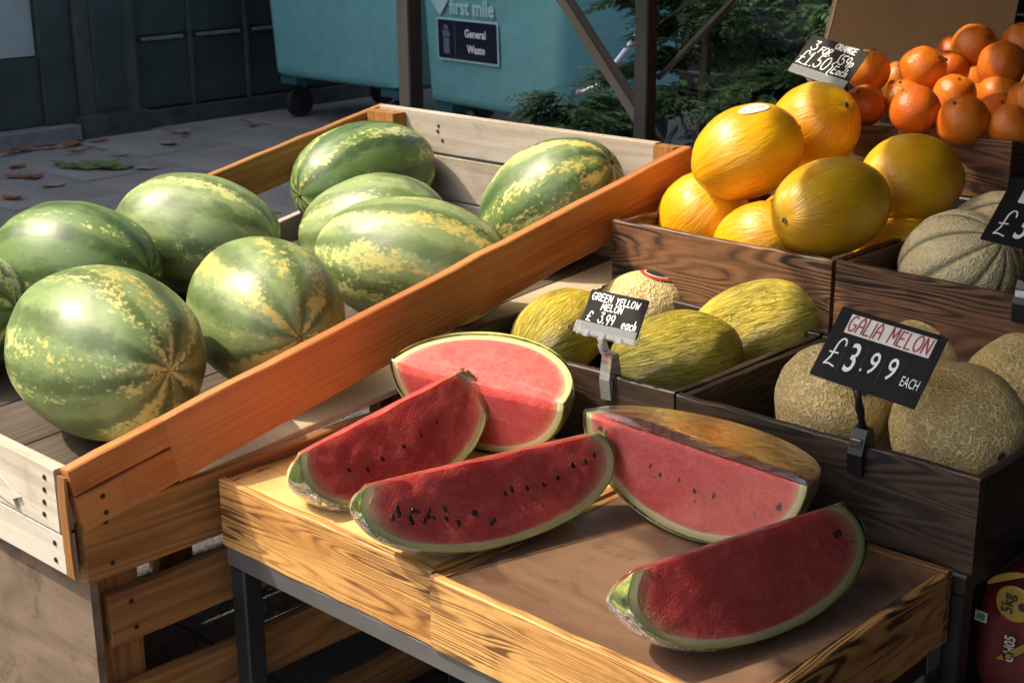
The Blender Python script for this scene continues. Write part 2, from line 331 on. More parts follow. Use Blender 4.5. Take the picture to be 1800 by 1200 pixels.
MAT['bindark'] = m_plain('dark_teal_plastic', (.022, .105, .115), .5, 0, .15, 12, .05)
MAT['rubber'] = m_plain('black_rubber', (.012, .012, .013), .7, 0, .2, 30)
MAT['sticker_dark'] = m_plain('navy_sticker', (.012, .014, .030), .4, 0, .1, 30)
MAT['pale_teal'] = m_plain('pale_teal_print', (.45, .68, .68), .5, 0, .06, 60)
MAT['iconprint'] = m_plain('grey_print', (.13, .15, .20), .5, 0, .06, 60)
MAT['facade'] = m_plain('dark_green_paint', (.030, .042, .038), .42, 0, .28, 6, .25)
MAT['facade2'] = m_plain('dark_paint_worn', (.042, .050, .046), .55, 0, .4, 14, .35)
MAT['upperwall'] = m_plain('sooty_brick', (.16, .11, .085), .85, 0, .3, 18, .5)
MAT['poster'] = m_plain('pale_notice', (.26, .30, .28), .5, 0, .08, 8)
MAT['stonesill'] = m_plain('grey_stone', (.13, .135, .135), .7, 0, .25, 20, .4)
MAT['awning'] = m_leaf('cream_awning_canvas', (.26, .23, .16), (.27, .24, .17), (.28, .25, .18), .12, .9)
MAT['shop'] = m_plain('charcoal_paint', (.014, .015, .016), .5, 0, .25, 8, .2)
MAT['cardboard'] = m_plain('brown_cardboard', (.20, .110, .046), .85, 0, .10, 14, .15)
MAT['cardedge'] = m_plain('torn_cardboard_edge', (.52, .36, .24), .9, 0, .2, 120, .6)
MAT['redsack'] = m_plain('red_woven_sack', (.10, .007, .010), .45, 0, .3, 18, .4)  # red kept dark: shade under the rack is put into this colour
MAT['yellowprint'] = m_plain('yellow_print', (.27, .17, .02), .5, 0, .12, 30)  # sack print, darkened too: the rack's shade is put into the yellow
MAT['blackprint'] = m_plain('black_print', (.015, .012, .012), .5, 0, .1, 30)
MAT['redprint'] = m_plain('red_sticker', (.52, .045, .03), .45, 0, .12, 60)
MAT['whiteprint'] = m_plain('white_sticker', (.80, .80, .74), .4, 0, .05, 60)
MAT['greenprint'] = m_plain('green_print', (.03, .16, .05), .5, 0, .1, 60)
MAT['soil'] = m_plain('dark_soil', (.030, .024, .018), .95, 0, .4, 20, .6)
MAT['bark'] = m_plain('shrub_bark', (.06, .045, .03), .9, 0, .4, 30, .5)
MAT['conifer'] = m_leaf('conifer_green', (.035, .085, .040), (.075, .150, .062), (.14, .22, .085), .35)
MAT['ivy'] = m_leaf('ivy_green', (.07, .16, .03), (.15, .27, .04), (.28, .38, .08), .4)
MAT['brownleaf'] = m_leaf('dead_leaf', (.16, .055, .02), (.26, .10, .035), (.34, .19, .08), .15, .8)
MAT['paleleaf'] = m_leaf('pale_dry_leaf', (.30, .22, .13), (.36, .28, .18), (.42, .36, .26), .15, .8)
MAT['greenleaf'] = m_leaf('fallen_green_leaf', (.07, .13, .03), (.12, .19, .05), (.20, .24, .08), .2, .6)
MAT['fence'] = m_plain('grey_fence_paint', (.050, .056, .058), .7, 0, .25, 16, .3)
MAT['pave'] = m_pavement()

# ------------------------------------------------------------------ helpers: meshes and objects
def link(o, parent=None):
    COL.objects.link(o)
    if parent is not None:
        o.parent = parent
    return o
def tag(o, label, cat, group=None):
    o['label'] = label; o['category'] = cat
    if group: o['group'] = group
    return o
def thing(name, label, cat, loc=(0, 0, 0), group=None):
    o = bpy.data.objects.new(name, None); o.location = loc; o.empty_display_size = .05
    COL.objects.link(o); return tag(o, label, cat, group)
def wmat(o):
    m = o.matrix_basis.copy()
    if o.parent: m = wmat(o.parent) @ m
    return m
def place(o, world, parent):
    o.matrix_basis = (wmat(parent).inverted() @ world) if parent is not None else world
def mk(name, verts, faces, mat, parent=None, world=Matrix(), smooth=True, attr=None, angle=None):
    me = bpy.data.meshes.new(name); me.from_pydata([tuple(v) for v in verts], [], faces)
    if mat is not None: me.materials.append(mat)
    if attr:
        for k, vals in attr.items():
            a = me.attributes.new(k, 'FLOAT', 'POINT'); a.data.foreach_set('value', vals)
    if smooth: me.polygons.foreach_set('use_smooth', [True] * len(me.polygons))
    me.update()
    if smooth and angle is not None: me.set_sharp_from_angle(angle=radians(angle))
    o = bpy.data.objects.new(name, me); link(o, parent); place(o, world, parent)
    return o
def inst(name, src, parent, world):
    o = bpy.data.objects.new(name, src.data if hasattr(src, 'data') else src); link(o, parent); place(o, world, parent); return o
def frame(p, x, z):
    """matrix at p with local X along x, local Z close to z"""
    x = Vector(x).normalized(); y = Vector(z).cross(x).normalized(); z = x.cross(y)
    m = Matrix((x, y, z)).transposed().to_4x4(); m.translation = Vector(p); return m
def zframe(p, z, roll=0.0):
    q = Vector(z).to_track_quat('Z', 'Y'); return Matrix.Translation(Vector(p)) @ q.to_matrix().to_4x4() @ Matrix.Rotation(roll, 4, 'Z')

RNG = random.Random(11)
def box_mesh(L, wd, ht, ch=.0015, seg=8, jit=.0006, rng=RNG, bow=0.0, ragged=0.0):
    """chamfered bar along X, centred; wd along Y, ht along Z; slightly uneven"""
    hy, hz = wd / 2, ht / 2; c = min(ch, hy * .4, hz * .4)
    prof = [(-hy + c, -hz), (hy - c, -hz), (hy, -hz + c), (hy, hz - c), (hy - c, hz), (-hy + c, hz), (-hy, hz - c), (-hy, -hz + c)]
    vs, fs = [], []
    for i in range(seg + 1):
        u = i / seg; x = -L / 2 + L * u; b = bow * sin(pi * u)
        jt = rng.gauss(0, jit); jb = rng.gauss(0, jit); rg = rng.uniform(-ragged, ragged * .2) if ragged else 0
        for (y, z) in prof:
            vs.append((x, y + rng.gauss(0, jit * .3) + b, z + (jt if z > 0 else jb + rg * (1 if z < 0 else 0))))
    for i in range(seg):
        for k in range(8):
            a = i * 8 + k; b2 = i * 8 + (k + 1) % 8
            fs.append((a, b2, b2 + 8, a + 8))
    fs.append(tuple(range(7, -1, -1))); fs.append(tuple(seg * 8 + k for k in range(8)))
    return vs, fs
def bar(name, p0, p1, wd, ht, mat, parent, up=(0, 0, 1), ch=.0015, seg=8, jit=.0006, bow=0, ragged=0):
    """bar from p0 to p1 (centre line); ht measured along up"""
    p0, p1 = Vector(p0), Vector(p1); d = p1 - p0
    vs, fs = box_mesh(d.length, wd, ht, ch, seg, jit, bow=bow, ragged=ragged)
    return mk(name, vs, fs, mat, parent, frame((p0 + p1) / 2, d, up), smooth=False)
def block(name, lo, hi, mat, parent=None, ch=.002, jit=0.0, along='x'):
    lo, hi = Vector(lo), Vector(hi); c = (lo + hi) / 2; s = hi - lo
    if along == 'x': return bar(name, (lo.x, c.y, c.z), (hi.x, c.y, c.z), s.y, s.z, mat, parent, ch=ch, seg=4, jit=jit)
    if along == 'y': return bar(name, (c.x, lo.y, c.z), (c.x, hi.y, c.z), s.x, s.z, mat, parent, ch=ch, seg=4, jit=jit)
    return bar(name, (c.x, c.y, lo.z), (c.x, c.y, hi.z), s.x, s.y, mat, parent, up=(0, 1, 0), ch=ch, seg=4, jit=jit)
def tube(name, pts, rad, mat, parent=None, sides=10, world=Matrix()):
    vs, fs = tube_geo(pts, rad, sides); return mk(name, vs, fs, mat, parent, world)
def tube_geo(pts, rad, sides=8):
    pts = [Vector(p) for p in pts]; n = len(pts); vs, fs = [], []
    ref = Vector((.31, .2, .93))
    for i, p in enumerate(pts):
        d = (pts[min(i + 1, n - 1)] - pts[max(i - 1, 0)]).normalized()
        a = d.cross(ref).normalized(); b = d.cross(a); r = rad[i] if hasattr(rad, '__len__') else rad
        for k in range(sides):
            t = 2 * pi * k / sides; vs.append(p + a * (r * cos(t)) + b * (r * sin(t)))
    for i in range(n - 1):
        for k in range(sides):
            a = i * sides + k; b = i * sides + (k + 1) % sides; fs.append((a, b, b + sides, a + sides))
    fs.append(tuple(range(sides - 1, -1, -1))); fs.append(tuple((n - 1) * sides + k for k in range(sides)))
    return vs, fs
def disc_mesh(r, t, n=14):
    vs = [(r * cos(2 * pi * k / n), r * sin(2 * pi * k / n), 0) for k in range(n)] + [(r * .92 * cos(2 * pi * k / n), r * .92 * sin(2 * pi * k / n), t) for k in range(n)]
    fs = [tuple(range(n - 1, -1, -1)), tuple(range(n, 2 * n))] + [(k, (k + 1) % n, n + (k + 1) % n, n + k) for k in range(n)]
    return vs, fs
def mesh_of(vs, fs, mat, name, smooth=False):
    me = bpy.data.meshes.new(name); me.from_pydata([tuple(v) for v in vs], [], fs); me.materials.append(mat)
    if smooth: me.polygons.foreach_set('use_smooth', [True] * len(me.polygons))
    return me
NAIL = mesh_of(*disc_mesh(.0042, .0012, 10), MAT['nail'], 'nail')
def nails(parent, pts, normal):
    for p in pts: inst('nail', NAIL, parent, zframe(p, normal))

# stroke lettering -------------------------------------------------
def arc(cx, cy, rx, ry, a0, a1, n=10): return [(cx + rx * cos(radians(a0 + (a1 - a0) * i / n)), cy + ry * sin(radians(a0 + (a1 - a0) * i / n))) for i in range(n + 1)]
G = {
 'A': [[(0, 0), (.08, .7), (.35, 1), (.62, .7), (.7, 0)], [(.05, .42), (.68, .42)]],
 'C': [arc(.42, .5, .4, .5, 50, 310)], 'D': [[(0, 0), (0, 1)], [(0, 1)] + arc(.1, .5, .55, .5, 90, -90) + [(0, 0)]],
 'E': [[(.6, 1), (.05, 1), (0, .5), (0, 0), (.6, 0)], [(0, .52), (.5, .54)]],
 'F': [[(.6, 1), (.1, .96), (0, 0)], [(.05, .52), (.5, .56)]],
 'G': [arc(.42, .5, .42, .5, 55, 320) + [(.76, .45), (.45, .45)]],
 'H': [[(0, 0), (0, 1)], [(.6, 0), (.6, 1)], [(0, .5), (.6, .5)]],
 'I': [[(.1, 0), (.12, 1)]], 'L': [[(0, 1), (.02, 0), (.55, .02)]],
 'M': [[(0, 0), (.06, 1), (.4, .35), (.75, 1), (.8, 0)]], 'N': [[(0, 0), (.02, 1), (.6, .02), (.64, 1)]],
 'O': [arc(.38, .5, .38, .5, 80, 440, 16)], 'R': [[(0, 0), (.02, 1)], [(.02, .98)] + arc(.2, .76, .36, .24, 80, -90) + [(.05, .5), (.6, 0)]],
 'S': [arc(.32, .75, .3, .25, 30, 250) + arc(.32, .25, .32, .25, 80, -160)],
 'W': [[(0, 1), (.2, 0), (.42, .7), (.62, 0), (.85, 1)]], 'Y': [[(0, 1), (.3, .5), (.62, 1)], [(.3, .5), (.2, 0)]],
 '0': [arc(.33, .5, .33, .5, 90, 450, 16)], '1': [[(.02, .75), (.25, 1), (.22, 0)], [(0, 0), (.45, .02)]],
 '3': [[(.05, .97), (.55, 1), (.25, .6)] + arc(.25, .3, .34, .3, 80, -170)],
 '5': [[(.6, 1), (.12, .98), (.06, .56)] + arc(.26, .3, .34, .3, 110, -160)],
 '9': [arc(.3, .7, .28, .3, 20, 380, 14) + [(.56, .4), (.45, 0)]],
 '.': [[(.05, .0), (.12, .06)]], '£': [arc(.45, .74, .24, .26, 10, 180, 8) + [(.22, .3), (.05, .02), (.3, .06), (.68, .0)], [(0, .45), (.5, .47)]],
 'p': [[(.05, .55), (.0, -.35)], arc(.22, .35, .22, .25, 160, -150)], 'a': [arc(.22, .28, .22, .28, 40, 330) + [(.44, .05)], [(.44, .55), (.46, 0)]],
 'c': [arc(.24, .28, .23, .28, 50, 310)], 'h': [[(.02, 1), (.0, 0)], [(0, .35), (.2, .55), (.36, .45), (.38, 0)]],
 'e': [[(.03, .3), (.42, .34)] + arc(.23, .28, .22, .28, 15, 310)],
 '{': [[(.3, 1), (.15, .9), (.22, .62), (.02, .5), (.2, .38), (.1, .1), (.26, 0)]],
}
def strokes_geo(text, x, y, h, w, aspect=.8, gap=.28, slant=.0, jit=.03, rng=None):
    rng = rng or random.Random(5); polys = []
    for ch in text:
        if ch == ' ': x += h * .38; continue
        mx = 0; j = rng.uniform(-jit, jit) * h; s = 1 + rng.uniform(-jit, jit) * 2
        for st in G[ch]:
            polys.append([(x + (px * aspect + py * slant) * h * s, y + py * h * s + j) for px, py in st]); mx = max(mx, max(px for px, py in st))
        x += (mx * aspect + gap * aspect) * h
    return polys, x
def ribbons(polys, w, z):
    vs, fs = [], []
    for pl in polys:
        for a, b in zip(pl[:-1], pl[1:]):
            d = Vector((b[0] - a[0], b[1] - a[1])); l = d.length
            if l < 1e-6: continue
            n = Vector((-d.y, d.x)) / l * (w / 2); i = len(vs)
            vs += [(a[0] + n.x, a[1] + n.y, z), (a[0] - n.x, a[1] - n.y, z), (b[0] - n.x, b[1] - n.y, z), (b[0] + n.x, b[1] + n.y, z)]; fs.append((i, i + 1, i + 2, i + 3))
        for k, a in enumerate(pl):
            i = len(vs); zz = z + .00002 * (1 + k % 3)
            vs += [(a[0] + w * .5 * cos(pi * q / 4), a[1] + w * .5 * sin(pi * q / 4), zz) for q in range(8)]; fs.append(tuple(range(i, i + 8)))
    return vs, fs
def letters(name, lines, w, mat, parent, world, z=.0004):
    """lines: (text, x, y, height, aspect, slant)"""
    polys = []
    for k, (tx, x, y, h, asp, sl) in enumerate(lines):
        polys += strokes_geo(tx, x, y, h, w, asp, slant=sl, rng=random.Random(k + len(tx)))[0]
    vs, fs = ribbons(polys, w, z); return mk(name, vs, fs, mat, parent, world, smooth=False)
def printed(name, text, x, y, h, mat, parent, world, sx=1.0, align='LEFT', z=.0006, bold=0.0):
    c = bpy.data.curves.new(name, 'FONT'); c.body = text; c.size = h / .7; c.align_x = align; c.resolution_u = 3; c.offset = bold
    t = bpy.data.objects.new(name, c); COL.objects.link(t)
    me = bpy.data.meshes.new_from_object(t.evaluated_get(bpy.context.evaluated_depsgraph_get()))
    bpy.data.objects.remove(t); me.transform(Matrix.Translation((x, y, z)) @ Matrix.Diagonal((sx, 1, 1, 1)))
    me.materials.clear(); me.materials.append(mat); me.name = name
    o = bpy.data.objects.new(name, me); link(o, parent); place(o, world, parent); return o

# ------------------------------------------------------------------ fruit builders
def fruit_mesh(R, L, seed, nu=40, nv=56, egg=0.0, lobes=0, lobe_d=0.0, bumps=.02, bscale=6, dimple=0.0, power=2.0):
    vs, fs = [], []
    rng = random.Random(seed); o = Vector((rng.uniform(-50, 50), rng.uniform(-50, 50), rng.uniform(-50, 50)))
    for i in range(nu + 1):
        th = pi * i / nu
        for k in range(nv):
            if i in (0, nu) and k: continue
            ph = 2 * pi * k / nv; d = Vector((sin(th) * cos(ph), sin(th) * sin(ph), cos(th)))
            f = 1 + bumps * mnoise.noise(d * bscale * .35 + o) + bumps * .35 * mnoise.noise(d * bscale + o)
            if lobes: f -= lobe_d * sin(th) ** .6 * (abs(cos(lobes * ph / 2)) ** 0.0 if False else (0.5 - 0.5 * cos(lobes * ph)) ** 6)
            f -= dimple * exp(-((th) / .17) ** 2)
            z = cos(th) * L * f; rr = sin(th) ** (2 / power) * R * f * (1 + egg * cos(th))
            vs.append((rr * cos(ph), rr * sin(ph), z))
    def idx(i, k):
        if i == 0: return 0
        if i == nu: return 1 + (nu - 1) * nv
        return 1 + (i - 1) * nv + k % nv
    for i in range(nu):
        for k in range(nv):
            q = [idx(i, k), idx(i + 1, k), idx(i + 1, k + 1), idx(i, k + 1)]
            r = []
            for a in q:
                if a not in r: r.append(a)
            fs.append(tuple(r))
    return vs, fs
def scar(parent, world, L, r, mat, h=.002):
    vs, fs = [], []; n = 12
    prof = [(0, h * .3), (r * .45, h * .5), (r * .7, h * 1.6), (r, -h * 2)]
    for (rr, z) in prof:
        for k in range(n):
            a = 2 * pi * k / n; j = 1 + .12 * sin(3 * a) ; vs.append((rr * j * cos(a), rr * j * sin(a), L + z))
    for i in range(3):
        for k in range(n): fs.append((i * n + k, (i + 1) * n + k, (i + 1) * n + (k + 1) % n, i * n + (k + 1) % n))
    return mk('stem_scar', vs, fs, mat, parent, world)
def whole(name, row_loc, R, L, axis, mat, label, cat, group, seed, color=None, scar_r=.006, roll=None, **kw):
    rng = random.Random(seed * 7 + 1)
    root = thing(name, label, cat, row_loc, group)
    w = zframe(row_loc, axis, rng.uniform(0, 6.28) if roll is None else roll)
    vs, fs = fruit_mesh(R, L, seed, **kw)
    s = mk('skin', vs, fs, mat, root, w)
    if color: s.color = (*color, 1)
    if scar_r: scar(root, w, L * (1 - kw.get('dimple', 0) * .9), scar_r, MAT['stem'])
    return root, w
def decal_on(name, w, R, L, cx, rx, ry, mat, parent, off=.0006, n=22, rings=5, rot=0.0, r0=0.0):
    """patch lying on an ellipsoid; cx = unit direction in local space of its centre"""
    d0 = Vector(cx).normalized(); a = d0.orthogonal().normalized(); b = d0.cross(a)
    a, b = a * cos(rot) + b * sin(rot), b * cos(rot) - a * sin(rot)
    vs, fs = [], []
    for i in range(rings + 1):
        t = r0 + (1 - r0) * i / rings
        for k in range(n):
            q = 2 * pi * k / n; p = Vector((d0.x * R, d0.y * R, d0.z * L)) + a * (rx * t * cos(q)) + b * (ry * t * sin(q))
            e = Vector((p.x / R, p.y / R, p.z / L)).normalized(); nn = Vector((e.x / R, e.y / R, e.z / L)).normalized()
            vs.append(Vector((e.x * R, e.y * R, e.z * L)) + nn * off)
    for i in range(rings):
        for k in range(n): fs.append((i * n + k, (i + 1) * n + k, (i + 1) * n + (k + 1) % n, i * n + (k + 1) % n))
    if r0 == 0: fs = fs
    return mk(name, vs, fs, mat, parent, w)

# fruit: (location, radius, half length, axis, ...)
WATERMELONS = [
    ((-2.027, 1.175, 0.758), 0.138, 0.200, (0.997, -0.031, 0.068), (0.62, 0.8, 0.55), "big striped watermelon at the crate's front corner"),
    ((-1.987, 1.464, 0.769), 0.128, 0.184, (0.945, -0.327, 0.001), (0.8, 1.0, 0.9), 'pale watermelon with brown streaks fanning from its end, against the orange rail'),
    ((-2.504, 1.687, 0.785), 0.124, 0.176, (0.859, 0.511, -0.045), (0.8, 0.5, 0.2), 'pale blotched watermelon lying lengthwise between two green ones'),
    ((-2.528, 1.422, 0.762), 0.128, 0.172, (0.905, 0.425, -0.015), (0.25, 0.15, 0.0), 'plain deep green watermelon with almost no stripes'),
    ((-2.502, 1.147, 0.741), 0.120, 0.160, (0.914, 0.392, 0.099), (0.3, 1.0, 0.9), 'yellow tinged watermelon cut off by the frame beside the plain green one'),
    ((-2.52, 2.156, 0.834), 0.122, 0.180, (-0.115, -0.987, -0.11), (0.22, 0.8, 0.2), 'dark striped watermelon with pale starburst end by the back corner block'),
    ((-2.241, 1.939, 0.786), 0.119, 0.160, (0.87, 0.457, 0.185), (0.85, 0.6, 0.1), 'very pale watermelon tucked behind the longest one'),
    ((-1.998, 1.824, 0.786), 0.122, 0.194, (0.889, 0.449, -0.087), (0.8, 0.9, 0.6), "longest pale green watermelon lying along the crate's middle"),
    ((-2.012, 2.222, 0.832), 0.122, 0.168, (0.773, 0.255, 0.58), (0.3, 0.85, 0.7), 'watermelon with bold yellow bands by the grey back board'),
]
HONEYDEWS = [
    ((-1.563, 2.267, 0.984), 0.086, 0.106, (0.636, 0.646, 0.423), (0.0, 1.0, 1.0), 'shiny yellow honeydew melon with white oval sticker, on top of the heap'),
    ((-1.549, 2.464, 1.005), 0.085, 0.098, (0.815, -0.129, 0.564), (0.1, 1.0, 1.0), 'smooth yellow honeydew melon behind the stickered one'),
    ((-1.311, 2.432, 0.941), 0.083, 0.106, (-0.213, -0.974, 0.076), (0.35, 1.0, 1.0), 'wrinkled amber honeydew melon below the oranges'),
    ((-1.334, 2.199, 0.925), 0.085, 0.124, (-0.134, -0.99, -0.049), (0.7, 1.0, 1.0), 'olive yellow honeydew melon with its stem scar showing, on the front of the heap'),
    ((-1.67, 2.277, 0.84), 0.086, 0.100, (0.649, 0.065, 0.758), (0.05, 1.0, 1.0), 'yellow honeydew melon in the box corner beside the orange rail'),
    ((-1.495, 2.21, 0.836), 0.070, 0.092, (0.906, -0.073, 0.416), (0.05, 1.0, 1.0), 'bright yellow honeydew melon under the heap at the box front'),
    ((-1.529, 2.404, 0.823), 0.080, 0.095, (0.952, 0.098, 0.289), (0.15, 1.0, 1.0), 'yellow honeydew melon buried at the bottom of the heap'),
    ((-1.288, 2.37, 0.815), 0.072, 0.095, (0.952, 0.098, 0.289), (0.3, 1.0, 1.0), 'dull yellow honeydew melon under the wrinkled amber one'),
]
CANTALOUPES = [
    ((-1.123, 2.263, 0.838), 0.100, 0.102, (0.778, -0.08, 0.623), 'grey green ribbed cantaloupe at the front of its box'),
    ((-1.167, 2.492, 0.829), 0.098, 0.100, (0.742, 0.112, 0.66), 'ribbed cantaloupe half hidden behind another and its price sign'),
]
GREENS = [
    ((-1.657, 1.855, 0.709), 0.074, 0.106, (0.007, -0.969, -0.245), (0.15, 1.0, 1.0), 'yellow green wrinkled melon beside the cut quarter watermelon'),
    ((-1.388, 2.063, 0.728), 0.079, 0.126, (0.789, 0.528, 0.315), (0.1, 1.0, 1.0), 'long yellow green melon lying at the back of the box by the galia melons'),
    ((-1.398, 1.848, 0.722), 0.076, 0.116, (0.456, 0.89, 0.017), (0.7, 1.0, 1.0), 'dark green wrinkled melon at the box front behind the clear clip'),
]
NETTED = [
    ((-1.645, 2.066, 0.699), 0.081, 0.092, (0.934, 0.266, 0.239), (0.2, 1.0, 1.0), 'tan netted melon with a round red and black sticker'),
]
GALIAS = [
    ((-1.098, 1.844, 0.719), 0.088, 0.088, (0.796, -0.381, 0.471), 'netted galia melon behind the clip of its price sign'),
    ((-1.1, 2.097, 0.705), 0.086, 0.086, (0.578, -0.147, 0.803), 'netted galia melon half hidden behind the top of the price sign'),
    ((-0.903, 1.857, 0.721), 0.096, 0.098, (0.899, -0.43, -0.086), "biggest netted galia melon, filling the box's front corner"),
    ((-0.912, 2.078, 0.715), 0.090, 0.090, (0.426, -0.128, 0.896), 'netted galia melon behind the biggest one, cut off by the frame'),
]
ORANGES = [
    ((-1.541, 2.641, 1.03), 0.042, 0.040, (-0.032, -0.64, 0.768)),
    ((-1.582, 2.716, 1.09), 0.045, 0.043, (0.186, 0.16, 0.969)),
    ((-1.403, 2.591, 1.042), 0.049, 0.047, (-0.352, -0.479, 0.804)),
    ((-1.492, 2.706, 1.037), 0.044, 0.042, (-0.059, -0.352, 0.934)),
    ((-1.485, 2.766, 1.095), 0.048, 0.046, (0.792, -0.136, 0.596)),
    ((-1.496, 2.895, 1.08), 0.042, 0.040, (0.163, -0.718, 0.677)),
    ((-1.396, 2.732, 1.054), 0.043, 0.041, (0.387, -0.353, 0.852)),
    ((-1.313, 2.611, 1.026), 0.050, 0.048, (-0.085, -0.632, 0.77)),
    ((-1.451, 2.924, 1.048), 0.043, 0.041, (0.476, -0.872, 0.114)),
    ((-1.299, 2.724, 1.02), 0.048, 0.046, (0.418, -0.473, 0.776)),
    ((-1.35, 2.832, 1.047), 0.045, 0.043, (0.336, 0.045, 0.941)),
    ((-1.476, 2.962, 1.123), 0.050, 0.048, (0.787, -0.321, 0.527)),
    ((-1.363, 2.858, 1.103), 0.050, 0.048, (0.961, 0.271, -0.052)),
    ((-1.413, 3.052, 1.127), 0.047, 0.045, (-0.088, -0.365, 0.927)),
    ((-1.222, 2.699, 1.06), 0.045, 0.043, (0.763, -0.423, 0.489)),
    ((-1.371, 3.003, 1.053), 0.044, 0.042, (0.415, -0.727, 0.547)),
    ((-1.407, 2.707, 1.02), 0.042, 0.040, (0.36, -0.23, 0.904)),
    ((-1.396, 2.851, 1.025), 0.043, 0.041, (0.656, -0.123, 0.745)),
    ((-1.443, 2.97, 1.07), 0.044, 0.042, (0.813, -0.519, 0.266)),
    ((-1.54, 3.006, 1.098), 0.045, 0.043, (0.566, 0.121, 0.816)),
    ((-1.565, 2.82, 1.06), 0.042, 0.040, (0.834, -0.452, 0.317)),
    ((-1.237, 2.652, 1.019), 0.043, 0.041, (0.681, -0.105, 0.725)),
    ((-1.318, 2.859, 1.005), 0.044, 0.042, (0.249, 0.366, 0.897)),
]


# ================================================================== SETTING
def structure(o): o['kind'] = 'structure'; return o
g = mk('pavement', [(-150, -150, 0), (150, -150, 0), (150, 150, 0), (-150, 150, 0)], [(0, 1, 2, 3)], MAT['pave'], smooth=False); structure(g)

# paving slabs: a near field of flags with open joints
def paving():
    rng = random.Random(4); src = []
    for v in range(4):
        vs, fs = box_mesh(.742, .592, .012, .003, 2, .0008, rng); src.append(mesh_of(vs, fs, MAT['pave'], 'flagstone'))
    n = 0
    for r in range(-1, 12):
        y = 1.2 + r * .6 - 1.2
        for c in range(12):
            x = -8.25 + c * .75 + (.375 if r % 2 else 0)
            if x + .37 > .6 or y > 6.6 or x - .37 < -8.2: continue
            inst('flagstone', src[rng.randrange(4)], g, Matrix.Translation((x, y, .007 + rng.uniform(-.001, .0015))) @ Matrix.Rotation(rng.uniform(-.006, .006), 4, 'X'))
paving()

# dark shopfront building along the left, its wall runs along Y
XB = -8.1
bld = thing('shopfront_building', 'dark green painted panelled shopfront with pilaster and low plinth behind the pavement', 'building', (XB, 5, 0))
block('wall', (-14, -12, 0), (XB - .02, 18, 3.4), MAT['facade'], bld, along='y')
block('upper_wall', (-14, -12, 3.45), (XB - .05, 18, 7.9), MAT['upperwall'], bld, along='y')
block('cornice', (-14, -12, 7.902), (XB + .14, 18, 8.2), MAT['facade2'], bld, along='y')
block('fascia_board', (XB - .04, -11.9, 3.0), (XB + .12, 17.9, 3.44), MAT['facade'], bld, along='y')
pl = block('pilaster', (XB - .04, 4.66, 0), (XB + .085, 5.06, 3.0), MAT['facade2'], bld, along='z')
block('pilaster_strip', (XB + .086, 4.76, .16), (XB + .103, 4.96, 2.98), MAT['facade'], pl, along='z')
block('pilaster_base', (XB - .03, 4.63, 0), (XB + .125, 5.10, .13), MAT['facade2'], pl, along='z')
block('kick_board', (XB - .03, 5.11, 0), (XB + .055, 7.9, .105), MAT['facade2'], bld, along='y')
block('stone_sill', (XB - .03, 1.4, 0), (XB + .16, 4.60, .095), MAT['stonesill'], bld, along='y')
for k, (y0, y1) in enumerate(((5.10, 5.49), (5.52, 5.93), (5.96, 6.4), (6.43, 6.9))):
    pn = block('lower_panel', (XB - .05, y0, .12), (XB + .012, y1, .53), MAT['facade'], bld, along='y')
    block('panel_moulding', (XB - .01, y0 + .04, .535), (XB + .034, y1 - .04, .555), MAT['stonesill'], pn, along='y')
    block('upper_panel', (XB - .05, y0, .57), (XB + .012, y1, 2.6), MAT['facade'], bld, along='z')
for yy in (5.095, 5.505, 5.945, 6.415):
    block('stile', (XB - .04, yy - .014, .11), (XB + .030, yy + .014, 2.99), MAT['facade2'], bld, along='z')
block('door_frame', (XB - .03, 4.44, .1), (XB + .05, 4.655, 2.99), MAT['facade'], bld, along='z')
block('stall_riser', (XB - .03, 2.4, .1), (XB + .02, 4.436, .50), MAT['facade'], bld, along='y')
po = block('window_notice', (XB - .02, 3.1, .508), (XB + .006, 4.432, 2.2), MAT['poster'], bld, along='y')

